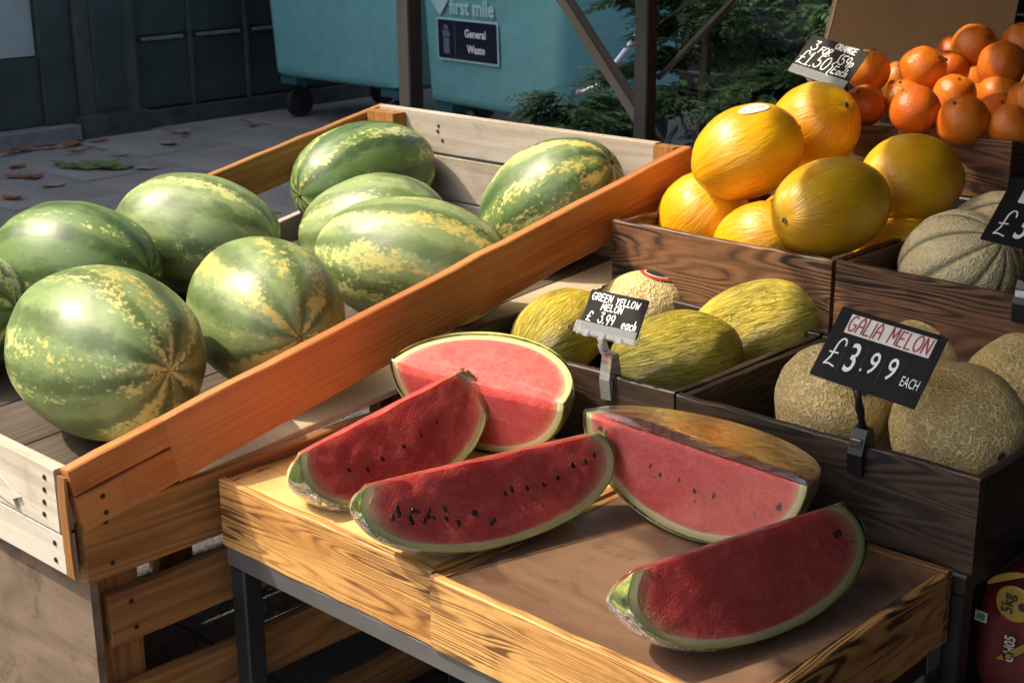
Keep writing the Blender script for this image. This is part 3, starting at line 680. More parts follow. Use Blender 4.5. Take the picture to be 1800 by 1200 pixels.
# two trade waste bins
def bin_thing(name, label, cx, y0, wid, rot, z0=.27):
    root = thing(name, label, 'waste bin', (cx, y0, 0))
    Wd = Matrix.Translation((cx, y0, 0)) @ Matrix.Rotation(rot, 4, 'Z')
    hw = wid / 2; dp = 1.0
    vs, fs = [], []; lev = [(z0 - .02, .86, .06), (z0, .93, .085), (z0 + .04, .945, .09), (.8, .975, .09), (1.22, 1.0, .09), (1.24, 1.045, .09), (1.29, 1.045, .09)]
    n = 6
    for z, s, rad in lev:
        for (sx, sy, a0) in ((1, -1, -90), (1, 1, 0), (-1, 1, 90), (-1, -1, 180)):
            for k in range(n + 1):
                a = radians(a0 + 90 * k / n)
                x = sx * (hw * s - rad) + rad * cos(a); y = dp / 2 + sy * (dp / 2 * s - rad) + rad * sin(a)
                vs.append((x, y, z))
    m = 4 * (n + 1)
    for i in range(len(lev) - 1):
        for k in range(m): fs.append((i * m + k, i * m + (k + 1) % m, (i + 1) * m + (k + 1) % m, (i + 1) * m + k))
    fs.append(tuple(range(m - 1, -1, -1))); fs.append(tuple((len(lev) - 1) * m + k for k in range(m)))
    mk('body', vs, fs, MAT['bin'], root, Wd, angle=50)
    def L(p): return Wd @ Vector(p)
    lv, lf = box_mesh(wid * 1.08, dp * 1.1, .09, .03, 4, 0)
    mk('lid', lv, lf, MAT['bindark'], root, Wd @ Matrix.Translation((0, dp / 2, 1.345)), smooth=False)
    for sx in (-1, 1):
        bx, fx = box_mesh(.16, .16, .05, .006, 2, 0)
        for sy in (.14, .86):
            mk('caster_mount', bx, fx, MAT['bindark'], root, Wd @ Matrix.Translation((sx * (hw * .93 - .12), dp * sy, z0 - .045)), smooth=False)
            pts = [(-.025, 0, 0), (.025, 0, 0)]; tv, tf = tube_geo(pts, .095, 16)
            wh = mk('wheel', tv, tf, MAT['rubber'], root, Wd @ Matrix.Translation((sx * (hw * .93 - .12), dp * sy, .111)), angle=40)
            tv, tf = tube_geo([(-.03, 0, 0), (.03, 0, 0)], .04, 10)
            mk('hub', tv, tf, MAT['rubber'], wh, wmat(wh), angle=40)
    return root, Wd
b1, W1 = bin_thing('wheeled_bin', 'teal plastic wheeled waste bin next to the dark shopfront', -7.14, 5.86, 1.30, 0.0, .30)
b2, W2 = bin_thing('wheeled_bin', 'teal wheeled waste bin with a General Waste sticker and white lettering', -5.72, 5.78, 1.22, radians(-6), .27)
def front(Wd, x, z, y=.018): return Wd @ Matrix.Translation((x, y, z)) @ Matrix.Rotation(radians(90), 4, 'X') @ Matrix.Rotation(radians(1.6), 4, 'X')
F2 = front(W2, -.145, .625, .001)
def rrect(w, h, r, n=5):
    return [(sx * (w / 2 - r) + r * cos(radians(a0 + 90 * k / n)), sy * (h / 2 - r) + r * sin(radians(a0 + 90 * k / n)), 0) for (sx, sy, a0) in ((1, 1, 0), (-1, 1, 90), (-1, -1, 180), (1, -1, 270)) for k in range(n + 1)]
def plate(name, w, h, r, mat, parent, world, t=.0015):
    p = rrect(w, h, r); n = len(p); vs = p + [(x, y, t) for x, y, z in p]
    fs = [tuple(range(n - 1, -1, -1)), tuple(range(n, 2 * n))] + [(k, (k + 1) % n, n + (k + 1) % n, n + k) for k in range(n)]
    return mk(name, vs, fs, mat, parent, world, smooth=False)
st = plate('sticker_border', .535, .232, .012, MAT['pale_teal'], b2, F2)
plate('sticker_panel', .515, .212, .008, MAT['sticker_dark'], b2, F2 @ Matrix.Translation((0, 0, .0017)))
plate('sticker_divider', .003, .208, .001, MAT['iconprint'], b2, F2 @ Matrix.Translation((-.105, 0, .0034)))
printed('lettering', 'General', .075, .022, .042, MAT['printed'], b2, F2, .95, 'CENTER', .0045, .0015)
printed('lettering', 'Waste', .078, -.062, .042, MAT['printed'], b2, F2, .95, 'CENTER', .0045, .0015)
ic = plate('cup_icon', .052, .088, .008, MAT['iconprint'], b2, F2 @ Matrix.Translation((-.182, -.036, .0034)))
plate('cup_icon_band', .062, .030, .006, MAT['iconprint'], ic, F2 @ Matrix.Translation((-.182, .030, .0034)))
plate('cup_icon_lid', .034, .026, .006, MAT['iconprint'], ic, F2 @ Matrix.Translation((-.182, .064, .0034)))
printed('lettering', 'first mile', -.145, .142, .088, MAT['pale_teal'], b2, F2, .86, 'LEFT', .003, .003)
hx = [(-.082, .24, 0), (0, .26, 0), (.082, .24, 0), (.075, .10, 0), (0, .02, 0), (-.075, .10, 0)]
mk('shield_emblem', hx + [(x, y, .002) for x, y, z in hx], [(5, 4, 3, 2, 1, 0), (6, 7, 8, 9, 10, 11)] + [(k, (k + 1) % 6, 6 + (k + 1) % 6, 6 + k) for k in range(6)], MAT['pale_teal'], b2, F2 @ Matrix.Translation((-.235, .105, 0)), smooth=False)
hd = [W2 @ Vector(p) for p in ((.60, .62, 1.2), (.735, .55, 1.15), (.74, .50, .80), (.735, .42, .68), (.715, .16, .44), (.60, .10, .40))]
sm = []
for i in range(len(hd) - 1):
    for k in range(4): sm.append(hd[i].lerp(hd[i + 1], k / 4))
sm.append(hd[-1]); tube('handle_rail', sm, .019, MAT['chrome'], b2, 10, wmat(b2) @ wmat(b2).inverted())

# fence beyond the shrubs
fe = thing('slatted_fence', 'dark grey horizontal slatted fence behind the shrubs', 'fence', (-3.5, 8.6, 0))
for k in range(13):
    z = .08 + k * .135
    bar('slat', (-7.3, 8.6, z), (1.5, 8.6, z), .022, .118, MAT['fence'], fe, seg=6, jit=.002)
for x in (-7.2, -5.0, -2.8, -.6, 1.4): block('post', (x - .05, 8.62, 0), (x + .05, 8.72, 1.9), MAT['fence'], fe, along='z')

# conifer shrubs: sprays of small scale leaves on drooping branchlets
def spray(rng, base, d, up, ln, vs, fs):
    side = d.cross(up).normalized(); n = 6
    for i in range(n):
        t = .15 + .85 * i / n; p = base + d * (ln * t) + up * (-.18 * ln * t * t)
        for s in (-1, 1):
            l = ln * (.42 - .26 * t) * rng.uniform(.8, 1.2); dd = (d * .75 + side * s * .75 + up * rng.uniform(-.25, .1)).normalized()
            w = l * .17; nr = dd.cross(up).normalized() * w; k = len(vs)
            vs += [p, p + dd * (l * .5) + nr, p + dd * l - up * (l * .12), p + dd * (l * .5) - nr]; fs.append((k, k + 1, k + 2, k + 3))
    k = len(vs); nr = side * (ln * .02); vs += [base - nr, base + nr, base + d * ln - up * (.2 * ln)]; fs.append((k, k + 1, k + 2))
def conifer(label, loc, h, r, n, seed):
    rng = random.Random(seed); root = thing('conifer_shrub', label, 'shrub', loc, 'conifer shrubs by the fence')
    vs, fs = [], []
    tiers = [(rng.uniform(0, 6.28), .06 + .9 * i / 46) for i in range(47)]
    for q in range(n):
        ph, t = rng.choice(tiers); ph += rng.gauss(0, .22); z = h * (t + rng.gauss(0, .012))
        rm = r * (1.05 - .75 * t) * (.8 + .3 * sin(3 * ph + seed)); rr = rm * sqrt(rng.uniform(.12, 1))
        out = Vector((cos(ph), sin(ph), 0)); b = out * rr + Vector((0, 0, z - .25 * rr * rr / r))
        d = (out + Vector((rng.gauss(0, .4), rng.gauss(0, .4), rng.uniform(-.45, .25)))).normalized()
        up = (Vector((rng.gauss(0, .25), rng.gauss(0, .25), 1))).normalized(); up = (up - d * up.dot(d)).normalized()
        spray(rng, b, d, up, rng.uniform(.09, .20), vs, fs)
    mk('crown', vs, fs, MAT['conifer'], root, Matrix.Translation(loc), smooth=False)
    tr, tf = tube_geo([(0, 0, 0), (.02, .01, h * .4), (0, .02, h * .85)], [.03, .022, .008], 8)
    for k in range(26):
        ph = rng.uniform(0, 6.28); t = rng.uniform(.1, .8); l = r * (1 - .7 * t) * .8
        a, f2 = tube_geo([(0, 0, h * t), (cos(ph) * l * .5, sin(ph) * l * .5, h * t + .02), (cos(ph) * l, sin(ph) * l, h * t - .03)], [.008, .006, .003], 5); o = len(tr)
        tr = list(tr) + list(a); tf = list(tf) + [tuple(x + o for x in f) for f in f2]
    mk('trunk', tr, tf, MAT['bark'], root, Matrix.Translation(loc))
    return root
conifer('tall feathery conifer shrub beside the steel post and the teal bin', (-3.95, 5.35, 0), 1.75, .66, 3600, 2)
conifer('wide feathery conifer shrub behind the yellow melons', (-3.15, 5.30, 0), 1.75, .80, 4600, 7)
conifer('small low conifer shrub in front of the teal bin', (-4.15, 4.75, 0), .62, .36, 1200, 9)
conifer('tall dark conifer shrub close to the slatted fence', (-2.75, 6.4, 0), 1.9, .85, 3000, 12)
def ivy():
    root = thing('climbing_ivy', 'bright green climbing leaves on thin stems against the fence', 'climbing plant', (-4.6, 7.2, 0))
    rng = random.Random(21); vs, fs = [], []; sv, sf = [], []
    for s in range(26):
        x = rng.uniform(-1.5, 2.3); y = rng.uniform(-.9, 1.2); pts = [(x + rng.gauss(0, .07), y + rng.gauss(0, .06), .25 * k) for k in range(9)]
        a, b = tube_geo(pts, .007, 5); o = len(sv); sv += a; sf += [tuple(q + o for q in f) for f in b]
        for k in range(32):
            z = rng.uniform(.15, 2.0); i = min(7, int(z / .25)); f = z / .25 - i; p = Vector(pts[i]).lerp(Vector(pts[i + 1]), f) + Vector((rng.gauss(0, .08), rng.gauss(0, .08), 0))
            d = Vector((rng.gauss(0, 1), rng.gauss(0, 1) - .4, rng.uniform(-1.2, .1))).normalized(); e = d.cross(Vector((rng.gauss(0, .4), rng.gauss(0, .4), 1))).normalized()
            l = rng.uniform(.05, .10); nrm = d.cross(e); q = len(vs)
            vs += [p, p + d * l * .35 + e * l * .42, p + d * l, p + d * l * .35 - e * l * .42, p + d * l * .5 + nrm * l * .12]
            fs += [(q, q + 1, q + 4), (q + 1, q + 2, q + 4), (q + 2, q + 3, q + 4), (q + 3, q, q + 4)]
    M0 = Matrix.Translation((-4.6, 7.2, 0)); mk('leaves', vs, fs, MAT['ivy'], root, M0, smooth=False); mk('stems', sv, sf, MAT['bark'], root, M0)
ivy()

# shop wall on the right; the unseen awning is added to shade the boxes
sh = thing('shop_wall', 'dark charcoal painted shop wall behind the oranges', 'wall', (0, 3.4, 0))
for k in range(24):
    block('board', (-2.05, 3.42 + .0, .02 + k * .142), (4.5, 3.46, .156 + k * .142), MAT['shop'], sh)
block('corner_board', (-2.11, 3.415, 0), (-2.052, 3.50, 3.42), MAT['shop'], sh, along='z')
block('shade_overhang', (-3.5, 1.98, 3.05), (4.5, 3.7, 6.5), MAT['upperwall'], sh)  # unseen overhang added so its shadow falls on the cardboard sheet
block('shade_wall', (1.5, -.8, 0), (1.62, 3.415, 6.3), MAT['shop'], sh, along='y')  # unseen wall added to cut the light on right-facing sides
aw = thing('awning', 'cream canvas awning stretched over the fruit boxes from the shop wall', 'awning', (0, 3.4, 2.7))
vs, fs = [], []; NX, NY = 18, 10
for t_ in (0, .004):
    for j in range(NY + 1):
        for i in range(NX + 1):
            v = j / NY; x = -2.30 + i / NX * 5.5; yf = max(.22, .58 - .5 * (x + 2.30)); y = yf + v * (3.40 - yf); z = 2.36 + .45 * v - .05 * sin(pi * v) - .012 * cos(2 * pi * i / 3) * sin(pi * v) + t_
            vs.append((x, y, z))
S_ = (NX + 1) * (NY + 1)
for j in range(NY):
    for i in range(NX):
        a = j * (NX + 1) + i; fs.append((a, a + NX + 1, a + NX + 2, a + 1)); fs.append((S_ + a, S_ + a + 1, S_ + a + NX + 2, S_ + a + NX + 1))
mk('canvas', vs, fs, MAT['awning'], aw)
bar('front_bar', (-2.30, .567, 2.355), (-1.58, .207, 2.355), .03, .03, MAT['steel'], aw)
bar('front_bar', (-1.56, .205, 2.355), (3.20, .205, 2.355), .03, .03, MAT['steel'], aw)
for x, y_ in ((-2.27, .60), (.4, .24), (3.17, .24)): bar('arm', (x, y_, 2.34), (x, 3.40, 2.10), .025, .025, MAT['steel'], aw)

# ================================================================== WATERMELON CRATE
def rz(y): return .695 + (y - .947) * .1872          # top of the sloping rails
CX0, CX1, CY0, CY1 = -2.69, -1.76, .947, 2.36
sl = Vector((0, 1, .1872)).normalized(); un = Vector((0, -.1872, 1)).normalized()
base = thing('pallet_base', 'slatted wooden pallet base with a plywood front under the watermelon crate', 'pallet', (-2.2, 1.65, 0))
for X, mt in ((CX1 - .011, 'slat'), (CX0 + .011, 'slat')):
    for k, (z0, z1) in enumerate(((.516, .622), (.402, .486), (.245, .330), (.085, .170))):
        y0 = CY0 + (.016 if k == 0 else .045)
        b_ = bar('slat', (X, y0, (z0 + z1) / 2), (X, CY1, (z0 + z1) / 2), .020, z1 - z0, MAT['rail_in'] if (k == 0) else MAT[mt], base, seg=14, jit=.0012, ragged=.0)
        if X > -2: nails(b_, [(CX1 - .0008, y0 + .035, z1 - .02), (CX1 - .0008, y0 + .04, z0 + .02), (CX1 - .0008, y0 + .62, (z0 + z1) / 2)], (1, 0, 0))
for X in (CX1 - .046, CX0 + .046):
    for Y in (CY0 + .064, 1.65, CY1 - .05):
        block('post', (X - .022, Y - .045, 0), (X + .0225, Y + .045, .618), MAT['slat'], base, along='z', jit=.0006)
block('front_panel', (CX0, CY0 + .018, .02), (CX1 - .004, CY0 + .031, .528), MAT['ply'], base, jit=.0005)
block('back_panel', (CX0, CY1 + .001, .02), (CX1 - .004, CY1 + .013, .60), MAT['ply'], base)
# floor board, gently sloping
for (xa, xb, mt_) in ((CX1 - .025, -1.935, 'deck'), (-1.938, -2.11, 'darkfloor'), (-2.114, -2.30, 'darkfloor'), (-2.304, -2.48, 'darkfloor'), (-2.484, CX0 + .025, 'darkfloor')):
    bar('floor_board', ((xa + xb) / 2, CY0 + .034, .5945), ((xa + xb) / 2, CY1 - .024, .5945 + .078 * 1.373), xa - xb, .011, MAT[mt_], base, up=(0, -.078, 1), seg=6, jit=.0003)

cr = thing('watermelon_crate', 'large weathered open wooden crate with orange side rail, holding whole watermelons', 'crate', (-2.2, 1.65, .6))
def rail(X, off, ht, mat, y0=CY0, y1=CY1, t=.021, ragged=0.0, jit=.0009):
    a = Vector((X, y0, rz(y0))) - un * (off + ht / 2); b = Vector((X, y1, rz(y1))) - un * (off + ht / 2)
    return bar('rail', a, b, t, ht, mat, cr, up=un, seg=max(3, int(22 * (y1 - y0) / 1.4)), jit=jit, ragged=ragged, ch=.0022)
r1 = rail(CX1 - .0105, 0, .042, MAT['rail'], y1=CY0 + .16, jit=.0007)
r1b = rail(CX1 - .0105, .0455, .056, MAT['rail'], y1=CY0 + .16, jit=.0010)
r2 = rail(CX1 - .0105, 0, .102, MAT['rail'], y0=CY0 + .1603)
nails(r1b, [(CX1 + .0002, CY0 + .05, rz(CY0 + .05) - .062), (CX1 + .0002, CY0 + .053, rz(CY0 + .05) - .088)], (1, 0, 0))
rail(CX0 + .0105, 0, .085, MAT['rail_in']); rail(CX0 + .0105, .165, .07, MAT['greywood'])
# front planks, bleached, with a broken corner
fz = rz(CY0) - .002
f1 = block('front_plank', (CX0 + .022, CY0 - .008, fz - .098), (CX1 - .024, CY0 + .014, fz), MAT['whitewood'], cr, jit=.0012)
f2 = block('front_plank', (CX0 + .022, CY0 - .006, fz - .163), (CX1 - .021, CY0 + .013, fz - .101), MAT['whitewood'], cr, jit=.0012)
nails(f1, [(CX1 - .05 - .004 * k, CY0 - .0085, fz - .018 - .02 * k) for k in range(4)], (0, -1, 0))
nails(f2, [(CX1 - .045, CY0 - .0065, fz - .118), (CX1 - .047, CY0 - .0065, fz - .145)], (0, -1, 0))
spl = [(-.19, -.012), (-.13, .012), (-.05, .004), (.005, -.020), (-.012, -.028), (-.004, -.040), (-.05, -.034), (-.13, -.022)]
mk('splinter', [(x, 0, z) for x, z in spl] + [(x * .97, -.0055, z * .9 - .001) for x, z in spl], [tuple(range(7, -1, -1))[::-1], tuple(range(8, 16))] + [(k, (k + 1) % 8, 8 + (k + 1) % 8, 8 + k) for k in range(8)], MAT['whitewood'], f1, Matrix.Translation((CX1 - .13, CY0 - .0085, fz - .05)), smooth=False)
block('corner_post', (CX1 - .023, CY0 - .006, fz - .163), (CX1 - .002, CY0 - .0005, fz - .008), MAT['rail_in'], cr, along='z', jit=.0008)
# back board: two planks with a crack between
bz = rz(CY1) + .001
k1 = block('back_plank', (CX0 + .022, CY1 - .021, bz - .092), (CX1 - .075, CY1, bz), MAT['greywood'], cr, jit=.0007)
k2 = block('back_plank', (CX0 + .022, CY1 - .019, bz - .20), (CX1 - .024, CY1 - .001, bz - .0975), MAT['greywood'], cr, jit=.0012)
block('back_plank', (CX0 + .022, CY1 - .019, bz - .33), (CX1 - .024, CY1 - .001, bz - .2035), MAT['greywood'], cr, jit=.0012)
nails(k1, [(CX0 + .225, CY1 - .0215, bz - .030), (CX0 + .222, CY1 - .0215, bz - .042), (CX0 + .237, CY1 - .0215, bz - .062)], (0, -1, 0))
block('corner_block', (CX0 + .022, CY1 - .062, bz - .2), (CX0 + .115, CY1 - .022, bz - .008), MAT['rail_in'], cr, along='z')
block('corner_block', (CX1 - .074, CY1 - .030, bz - .22), (CX1 - .022, CY1 + .002, bz - .002), MAT['rail_in'], cr, along='z')
block('floor_batten', (-2.16, CY0 + .0145, .602), (CX1 - .023, CY0 + .075, .612), MAT['deck'], cr, jit=.0006)

for i, (loc, R, L, ax_, col_, lab) in enumerate(WATERMELONS):
    whole('watermelon', loc, R, L, ax_, MAT['water'], lab, 'watermelon', 'whole watermelons in the wooden crate', 100 + i, col_, .007, nu=48, nv=72, bumps=.03, bscale=4, egg=RNG.uniform(-.05, .05), dimple=.035, power=2.12)

# ================================================================== TABLE WITH TWO LOW BOXES
TX0, TXS, TX1, TY0, TY1, TZ = -1.733, -1.2725, -.788, 1.175, 1.64, .620
tb = thing('steel_table', 'dark square tube steel table under the cut watermelons', 'table', (-1.26, 1.4, 0))
def sq(name, a, b, s, mat=MAT['steel'], up=(0, 0, 1), parent=tb): return bar(name, a, b, s, s, mat, parent, up=up, ch=.003, seg=3, jit=0)
for x in (TX0 + .022, TX1 - .022):
    for y in (TY0 + .022, TY1 - .022): sq('leg', (x, y, 0), (x, y, .4785), .034, up=(0, 1, 0))
for y in (TY0 + .020, TY1 - .022): bar('rail', (TX0 + .004, y, .4955), (TX1 - .004, y, .4955), .034, .032, MAT['greysteel'], tb, seg=3, jit=0, ch=.003)
for x in (TX0 + .022, TXS, TX1 - .022): bar('cross_rail', (x, TY0 + .038, .4955), (x, TY1 - .04, .4955), .034, .032, MAT['steel'], tb, seg=3, jit=0, ch=.003)
for x in (TX0 + .022, TX1 - .022): bar('stretcher', (x, TY0 + .04, .12), (x, TY1 - .04, .12), .026, .026, MAT['steel'], tb, seg=3, jit=0)
bar('stretcher', (TX0 + .04, TY1 - .022, .12), (TX1 - .04, TY1 - .022, .12), .026, .026, MAT['steel'], tb, seg=3, jit=0)

def low_box(label, x0, x1, y0, y1, z0, z1, side, top, front=None, topz=None, grp=None, cat='wooden box', name='wooden_box'):
    root = thing(name, label, cat, ((x0 + x1) / 2, (y0 + y1) / 2, z0), grp); t = .014; zc = (z0 + z1) / 2; h = z1 - z0
    bar('front_board', (x0, y0 + t / 2, zc), (x1, y0 + t / 2, zc), t, h, front or side, root, seg=12, jit=.0008, ch=.002)
    bar('back_board', (x0, y1 - t / 2, zc), (x1, y1 - t / 2, zc), t, h, side, root, seg=8, jit=.0006)
    for x in (x0 + t / 2, x1 - t / 2): bar('side_board', (x, y0 + t + .0003, zc - .0015), (x, y1 - t - .0003, zc - .0015), t, h - .003, side, root, seg=8, jit=.0006)
    if topz is not None:
        bar('top_board', (x0 + t + .001, (y0 + y1) / 2, topz - .004), (x1 - t - .001, (y0 + y1) / 2, topz - .004), y1 - y0 - 2 * t - .002, .008, top, root, seg=4, jit=.0002, ch=.001)
    return root
low_box('scorched yellow pine box with a pale top, under three pieces of cut watermelon', TX0, TXS - .0012, TY0, TY1, .5125, TZ, MAT['burnt'], MAT['paletop'], topz=.617)
low_box('scorched pine box with a brown board top, under two pieces of cut watermelon', TXS + .0012, TX1, TY0 - .004, TY1, .5125, TZ - .003, MAT['burnt_dark'], MAT['browntop'], front=MAT['burnt'], topz=.613)

# ================================================================== STEPPED RACK AND DARK BOXES
rk = thing('stepped_rack', 'black steel stepped rack carrying the dark fruit boxes', 'rack', (-1.25, 2.3, 0))
RX0, RX1 = -1.733, -.775
STEPS = ((1.652, 2.075, .606), (2.080, 2.585, .728), (2.590, 3.08, .885))
for (ya, yb, zt) in STEPS:
    for x in (RX0 + .016, RX1 - .016):
        bar('leg', (x, ya + .016, 0), (x, ya + .016, zt - .0305), .03, .03, MAT['steel'], rk, up=(0, 1, 0), seg=2, jit=0, ch=.003)
    for y in (ya + .016, yb - .02): bar('rail', (RX0, y, zt - .015), (RX1, y, zt - .015), .03, .03, MAT['steel'], rk, seg=2, jit=0, ch=.003)
    for x in (RX0 + .016, RX1 - .016): bar('side_rail', (x, ya + .032, zt - .0145), (x, yb - .036, zt - .0145), .029, .029, MAT['steel'], rk, seg=2, jit=0, ch=.003)
bar('shelf_rail', (RX1 - .016, 1.70, .335), (RX1 - .016, 3.0, .335), .028, .028, MAT['steel'], rk, seg=2, jit=0)
bar('shelf_rail', (RX0 + .04, 1.668, .335), (RX1 - .034, 1.668, .335), .028, .028, MAT['steel'], rk, seg=2, jit=0)
block('shelf_board', (RX0 + .02, 1.69, .349), (RX1 + .13, 2.5, .361), MAT['blackwood'], rk)
for x in (RX0 + .016, RX1 - .016): bar('leg', (x, 3.06, 0), (x, 3.06, .854), .03, .03, MAT['steel'], rk, up=(0, 1, 0), seg=2, jit=0)
def open_box(label, x0, x1, y0, y1, z0, z1, mat, floor=None, slope=0.0):
    root = low_box(label, x0, x1, y0, y1, z0, z1, mat, None, name='fruit_box', cat='fruit box')
    f = floor or z0 + .008
    bar('floor_board', ((x0 + x1) / 2, y0 + .015, f - .004), ((x0 + x1) / 2, y1 - .015, f - .004 + slope * (y1 - y0 - .03)), x1 - x0 - .032, .007, MAT['blackwood'], root, up=(0, -slope, 1), seg=2, jit=0)
    return root
XS = -1.256
low_box('black wooden crate standing on the pavement beside the table end', -.44, .06, .98, 1.46, .0005, .30, MAT['blackwood'], MAT['blackwood'], topz=.29, grp='black crates beside the table end')  # these stacked crates are unseen, added to darken the table's right end
low_box('black wooden crate stacked on another beside the table end', -.435, .055, .985, 1.455, .3025, .60, MAT['blackwood'], MAT['blackwood'], topz=.59, grp='black crates beside the table end')
low_box('tall black wooden crate standing beside the rack corner', -.44, .06, 1.50, 2.0, .0005, .62, MAT['blackwood'], MAT['blackwood'], topz=.61)  # another unseen crate, added to block light from the right
open_box('dark wooden box of green and netted melons behind the cut quarter watermelon', RX0, XS - .003, 1.662, 2.071, .6065, .741, MAT['blackwood'], .617)
open_box('dark wooden box of galia melons standing at the rack corner', XS + .003, RX1 + .004, 1.660, 2.071, .6065, .741, MAT['blackwood'], .617)
open_box('dark wooden box with swirling grain holding yellow honeydew melons', RX0, XS - .004, 2.086, 2.58, .7285, .862, MAT['darkwood'], .738)
open_box('dark wooden box with wavy grain holding ribbed cantaloupes', XS + .004, RX1 + .004, 2.086, 2.58, .7285, .862, MAT['darkwood'], .738)
open_box('dark wooden box of oranges on the top step', RX0, -1.205, 2.598, 3.07, .8855, 1.0, MAT['darkwood'], .972, .13)

for i, (loc, R, L, ax_, col_, lab) in enumerate(HONEYDEWS):
    root, w = whole('honeydew_melon', loc, R, L, ax_, MAT['honey'], lab, 'honeydew melon', 'yellow honeydew melons heaped in a box', 200 + i, col_, .006, bumps=.022, bscale=5, egg=.04, dimple=.015)
    if i == 0:
        wi = w.to_3x3().inverted(); d = wi @ (cU * .80 - cR * .02 - cF * .58)
        e = wi @ cR; d0 = d.normalized(); a = d0.orthogonal().normalized(); b = d0.cross(a); rt = atan2(e.dot(b), e.dot(a)) + .28
        stk = decal_on('sticker', w, R * 1.012, L * 1.012, d, .031, .0155, MAT['whiteprint'], root, .0010, rot=rt)
        for q in range(6):
            dd = Vector((d0.x * R, d0.y * R, d0.z * L)) + (a * cos(rt) + b * sin(rt)) * (-.019 + q * .0072) - (b * cos(rt) - a * sin(rt)) * .002
            e2 = Vector((dd.x / R, dd.y / R, dd.z / L)).normalized()
            decal_on('sticker_letter', w, R * 1.012, L * 1.012, e2, .0026, .0036, MAT['greyink'], stk, .0016, n=10, rings=2, r0=.62 if q % 2 else .3, rot=rt)
for i, (loc, R, L, ax_, lab) in enumerate(CANTALOUPES):
    whole('cantaloupe_melon', loc, R, L, ax_, MAT['canta'], lab, 'cantaloupe', 'ribbed cantaloupes in a dark box', 230 + i, None, .008, bumps=.012, lobes=10, lobe_d=.055, nu=48, nv=120, dimple=.03)
for i, (loc, R, L, ax_, col_, lab) in enumerate(GREENS):
    whole('green_melon', loc, R, L, ax_, MAT['green'], lab, 'green melon', 'green and yellow wrinkled melons in a dark box', 240 + i, col_, .006, bumps=.03, bscale=6, egg=.05)
for i, (loc, R, L, ax_, col_, lab) in enumerate(NETTED):
    root, w = whole('netted_melon', loc, R, L, ax_, MAT['netted'], lab, 'netted melon', None, 250 + i, None, .006, bumps=.015)
    d = w.to_3x3().inverted() @ (cU * .93 + cR * .28 - cF * .30)
    decal_on('sticker_rim', w, R * 1.01, L * 1.01, d, .033, .033, MAT['redprint'], root, .0014, r0=.70, rings=3)
    decal_on('sticker_disc', w, R * 1.01, L * 1.01, d, .0225, .0225, MAT['blackprint'], root, .0012)
    decal_on('sticker_band', w, R * 1.01, L * 1.01, d, .0245, .0245, MAT['whiteprint'], root, .0016, r0=.90, rings=1)
for i, (loc, R, L, ax_, lab) in enumerate(GALIAS):
    whole('galia_melon', loc, R, L, ax_, MAT['galia'], lab, 'galia melon', 'netted galia melons in a dark box', 260 + i, None, .009, bumps=.05, bscale=4, dimple=.03)
OLAB = ('sunlit orange beside the yellow melon, at the front of the orange box', 'shadowed orange behind the sunlit one and the card sign', 'big orange at the box front, second from the sunlit one',
        'orange tucked behind the first two of the front row', 'orange in the second tier in front of the cardboard sheet', 'small orange wedged behind the second tier',
        'orange resting in the gap behind the front row middle', 'orange with a puckered stem end at the middle of the front board')
for i, (loc, R, L, ax_) in enumerate(ORANGES):
    lab = OLAB[i] if i < len(OLAB) else 'round orange in the heap filling the top box'
    whole('orange_fruit', loc, R, L, ax_, MAT['orange'], lab, 'orange', 'oranges heaped in the top box', 300 + i, None, .0042, nu=26, nv=36, bumps=RNG.uniform(.03, .08), bscale=4, dimple=RNG.uniform(.02, .07), egg=RNG.uniform(-.05, .05))

